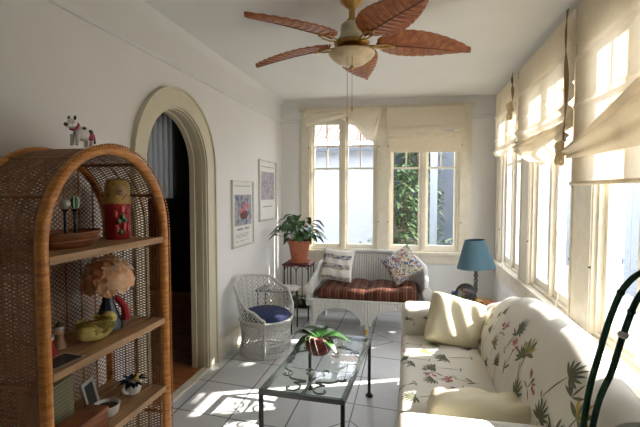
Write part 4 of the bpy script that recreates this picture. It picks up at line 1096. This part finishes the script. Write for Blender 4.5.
for y, l, ang, sc, kd in ((2.86, .16, -.3, 1.1, 'palm'), (2.76, .28, -.4, 1.0, 'pink'), (2.62, .18, -.35, 1.15, 'palm'), (2.66, .08, 0, 1.1, 'gold'), (2.50, .33, -.2, 1.0, 'palm'), (2.32, .36, .2, 1.3, 'mauve'),
                          (2.44, .12, -.1, 1.0, 'tuft'), (2.26, .05, .1, 1.5, 'tuft'), (2.10, .20, -.2, 1.5, 'pink'), (2.20, .07, .15, 1.3, 'palm'), (1.98, .06, -.7, 1.7, 'palm'), (1.98, -.02 + .06, .3, 1.3, 'gold'),
                          (1.80, .10, .2, 1.6, 'gold'), (1.78, .30, -.3, 1.3, 'mauve'), (1.66, .34, -.5, 1.5, 'palm'), (1.60, .12, 0, 1.5, 'palm'), (1.50, .30, .4, 1.5, 'tuft'), (2.95, .24, -.2, .9, 'tuft'), (1.42, .10, .2, 1.4, 'pink'),
                          (2.80, .42, .5, 1.0, 'tuft'), (1.52, .46, .2, 1.2, 'tuft'), (2.90, .06, .1, 1.0, 'pink'), (2.74, .05, -.3, 1.1, 'palm'), (2.56, .40, -.2, 1.1, 'tuft'), (2.38, .24, -.1, 1.2, 'gold'), (2.12, .40, .3, 1.3, 'tuft'), (2.18, .30, -.5, 1.3, 'palm'), (1.92, .36, .1, 1.4, 'gold'), (1.86, .22, .5, 1.5, 'palm'), (1.70, .05, .1, 1.5, 'tuft'), (1.44, .40, -.2, 1.5, 'gold'), (2.06, .02, .2, 1.2, 'tuft')):
    stamp(m, fnb, (-y, l), ang, sc, kd, R)
m.build('back', SM, t, True)
MB().tube([backS(YN + (YFAR - YN) * i / 60, PL[-1] * .60, .003) for i in range(61)], .005, 6).build('back_piping', 'chintz', t, True)
# seat
ZT = .445
def seatS(x, y, off=0):
    u = (x + .045) / .49; q = min(1, max(0, u)); z = ZT + .018 * sin(pi * min(1, max(0, (y - 1.60) / 1.36))) - .05 * max(0, (.10 - q) / .10) ** 2
    return Vector((x, y, z + off))
m = MB(); m.rbox((.20, 2.28, .395), (.245, .685, .055), .045, 14, lambda p: (p[0], p[1], p[2] + (.018 * cos(p[1] / .685 * pi / 2) if p[2] > 0 else 0)))
def seatT(a, b_):                           # a along y, b from back towards the front edge
    x = .43 - b_; y = a; r = .045; xf = -.045
    top = .45 + .018 * cos(max(-1, min(1, (y - 2.28) / .685)) * pi / 2) + .0016
    if x > xf + r: return Vector((x, y, top))
    d = (xf + r) - x; an = min(d / r, pi / 2); ex = max(0, d - r * pi / 2)
    return Vector((xf + r - (r + .0016) * sin(an), y, top - r * (1 - cos(an)) - ex))
for y, l, ang, sc, kd in ((2.80, .16, 1.5, 1.2, 'palm'), (2.72, .10, 1.2, 1.1, 'tuft'), (2.86, .30, 1.8, 1.0, 'mauve'), (2.55, .12, 1.4, 1.2, 'palm'), (2.50, .26, 1.6, 1.1, 'tuft'), (2.36, .20, 1.3, 1.1, 'palm'),
                          (2.30, .34, 1.7, 1.3, 'mauve'), (2.20, .12, 1.2, 1.2, 'pink'), (2.05, .30, 1.5, 1.2, 'palm'), (2.0, .14, 1.6, 1.2, 'gold'), (2.72, .40, 1.2, 1.2, 'palm'), (2.40, .45, 1.5, 1.1, 'tuft'), (2.15, .44, 1.6, 1.3, 'palm'), (1.85, .42, 1.4, 1.3, 'pink'), (2.60, .47, 1.5, .8, 'mauve'), (2.62, .34, 1.7, 1.0, 'gold'), (2.46, .36, 1.2, 1.0, 'palm'), (2.26, .24, 1.6, 1.0, 'palm'), (2.78, .26, 1.2, .9, 'tuft'), (2.90, .20, 1.4, .9, 'tuft'), (2.12, .22, 1.5, 1.1, 'mauve')):
    stamp(m, seatT, (y, l - .05), (ang - 1.5) * 1.6 + .2, sc * 1.15, kd, R)
m.build('seat_cushion', SM, t, True)
m = MB(); m.bb(-.035, .70, 1.40, 3.18, .10, .345)
m.build('base', 'chintz', t, True, False)
m = MB()
def skirt(u, v): return (-.045 - .004 * sin(u * 60) - .012 * v, 1.36 + 1.86 * u, .20 - .185 * v)
m.grid(skirt, 120, 4, .006); m.build('skirt', 'chintz', t, True)
# arms
def arm(y0, y1, name):
    m = MB(); yc = (y0 + y1) / 2; h = (y1 - y0) / 2
    m.rbox((.255, yc, .365), (.305, h, .255), .055, 8, lambda p: (p[0], p[1] + (.0 if p[2] < 0 else 0), p[2]))
    return m
m = arm(2.965, 3.235, 'arm')
def armf(yc):
    def f(a, b_):                          # a along y, b up the front face of the arm
        x = -.052; return Vector((x, yc - a, b_))
    return f
for a, b_, ang, sc, kd in ((.07, .49, 0, 1.0, 'palm'), (-.03, .50, .2, .9, 'palm'), (-.08, .52, .1, .8, 'mauve'), (.0, .36, 0, 1.1, 'pink'), (.08, .30, .2, 1, 'tuft')): stamp(m, armf(3.10), (a, b_), ang, sc * .6, kd, R)
def armside(a, b_): return Vector((a, 2.9634, b_))
for a, b_, ang, sc, kd in ((.0, .545, .2, .9, 'tuft'), (.045, .50, .5, .7, 'pink'), (.12, .555, -.3, .8, 'tuft'), (.16, .49, -.4, .8, 'gold'), (.50, .54, 0, .7, 'tuft')): stamp(m, armside, (a, b_), ang, sc * .62, kd, R)
m.build('arm', SM, t, True)
m = arm(1.335, 1.60, 'arm')
m.build('arm', SM, t, True)
for x in (.0, .64):
    for y in (1.45, 3.12): MB().lathe([(.020, 0), (.026, .1)], (x, y, 0), 10).build('foot', 'trunk', t, True)
pillow('cream_cushion', 'plump cream cushion leaning upright against the sofa far arm', (.295, 2.850, .580), .36, .33, .20, (-.45, .27, .10), 'satin', cat='cushion', ridge=.006)
pillow('cream_cushion', 'cream cushion lying flat at the near end of sofa', (.325, 1.80, .520), .50, .28, .15, (radians(78), .0, -.05), 'satin', cat='cushion', ridge=.008)

# ------------------------------------------------------------------ lamp and its table, round clock-like vase
t = thing('lamp_table', 'low round wooden table behind the sofa far arm under the lamp', 'side table', (.60, 4.08, 0))
MB().lathe([(0, .395), (.20, .395), (.205, .402), (.20, .41), (0, .41)], seg=30).build('tabletop', 'fanwood', t)
MB().lathe([(.11, 0), (.10, .02), (.025, .05), (.02, .39), (.05, .395)], seg=16).build('pedestal', 'fanwood', t)
t = thing('table_lamp', 'table lamp with blue-green conical shade and twisted blue-white stem', 'lamp', (.60, 4.12, .411))
MB().lathe([(.07, 0), (.07, .012), (.03, .022), (.016, .03), (0, .03)], seg=22).build('base', 'brass', t)
m = MB()
for ph in (0, pi): m.tube([(.011 * cos(q * .9 + ph), .011 * sin(q * .9 + ph), .025 + q * .0125) for q in [k * .5 for k in range(50)]], .009, 6)
m.build('twisted_stem', 'greyiron', t)
m = MB(); R = random.Random(8)
for k in range(14): a = R.uniform(0, 6.28); MB().ball((.018 * cos(a), .018 * sin(a), .04 + k * .02), .006, 6).build('bead', 'white', t)
m = MB().grid(lambda u, v: ((.172 + (.088 - .172) * v) * cos(2 * pi * u), (.172 + (.088 - .172) * v) * sin(2 * pi * u), .315 + .255 * v), 48, 4, .003); m.v = [Matrix.Rotation(radians(-4), 3, 'Y') @ (v - Vector((0, 0, .34))) + Vector((0, 0, .34)) for v in m.v]
m.build('lamp_shade', 'teal', t)
MB().ball((0, 0, .40), (.03, .03, .04), 12).tube([(0, 0, .33), (0, 0, .38)], .014, 8).build('bulb', 'white', t)
t = thing('painted_plate', 'dark-rimmed round painted dish standing beside the lamp stem', 'plate', (.50, 4.00, .411)); t.rotation_euler = (0, 0, .1)
Rm = Matrix.Rotation(pi / 2 - .15, 3, 'X')
MB().lathe([(.085, -.006), (.095, 0), (.090, .008), (.072, .004)], (0, 0, .094), 30, axis=Rm).build('rim', 'black', t)
MB().lathe([(0, 0), (.076, 0), (.076, .004), (0, .004)], (0, 0, .094), 30, axis=Rm).build('painted_face', 'floral', t)
t = thing('blue_vase', 'small blue glazed vase left of the painted dish', 'vase', (.405, 4.06, .411))
MB().lathe([(.025, 0), (.04, .03), (.042, .055), (.022, .085), (.026, .10), (.022, .10), (0, .07)], seg=20).build('body', 'blue', t)

# ------------------------------------------------------------------ green bamboo arch in the foreground
def gp(px, pz, y=1.0): return (px, y, pz)
t = thing('bamboo_trellis', 'dark green glossy jointed bamboo hoops rising at the right foreground', 'plant support', (.40, 1.0, 0))
A = bez([(.330, .98, .03), (.335, .98, .45), (.371, 1.0, .913), (.399, 1.0, 1.084), (.424, 1.0, 1.182), (.445, 1.0, 1.228), (.480, 1.0, 1.258), (.56, 1.0, 1.285), (.66, 1.0, 1.27)], 8)
B = bez([(.360, 1.02, .03), (.360, 1.02, .45), (.388, 1.0, .905), (.423, 1.0, 1.043), (.444, 1.0, 1.130), (.470, 1.0, 1.206), (.52, 1.0, 1.262), (.60, 1.0, 1.30)], 8)
for P_ in (A, B):
    m = MB().tube(P_, .0065, 10); pp = m.build('cane', 'greenpole', t, True)
    m = MB()
    for i in range(14, len(P_) - 2, 22): MB().lathe([(.0065, -.005), (.0080, -.002), (.0080, .002), (.0065, .005)], P_[i], 10, axis=(P_[i + 1] - P_[i - 1]).to_track_quat('Z', 'Y').to_matrix()).build('joint_ring', 'greenpole', pp, True)
k = int(8 * 4.9)
MB().lathe([(.0072, -.007), (.0105, -.003), (.0105, .003), (.0072, .007)], B[31], 10, axis=(B[32] - B[30]).to_track_quat('Z', 'Y').to_matrix()).build('pale_binding', 'white', t, True)
MB().lathe([(.0, 0), (.13, 0), (.15, .02), (.15, .03), (0, .03)], (.345, 1.0, 0), 24).build('base', 'greenpole', t, True)
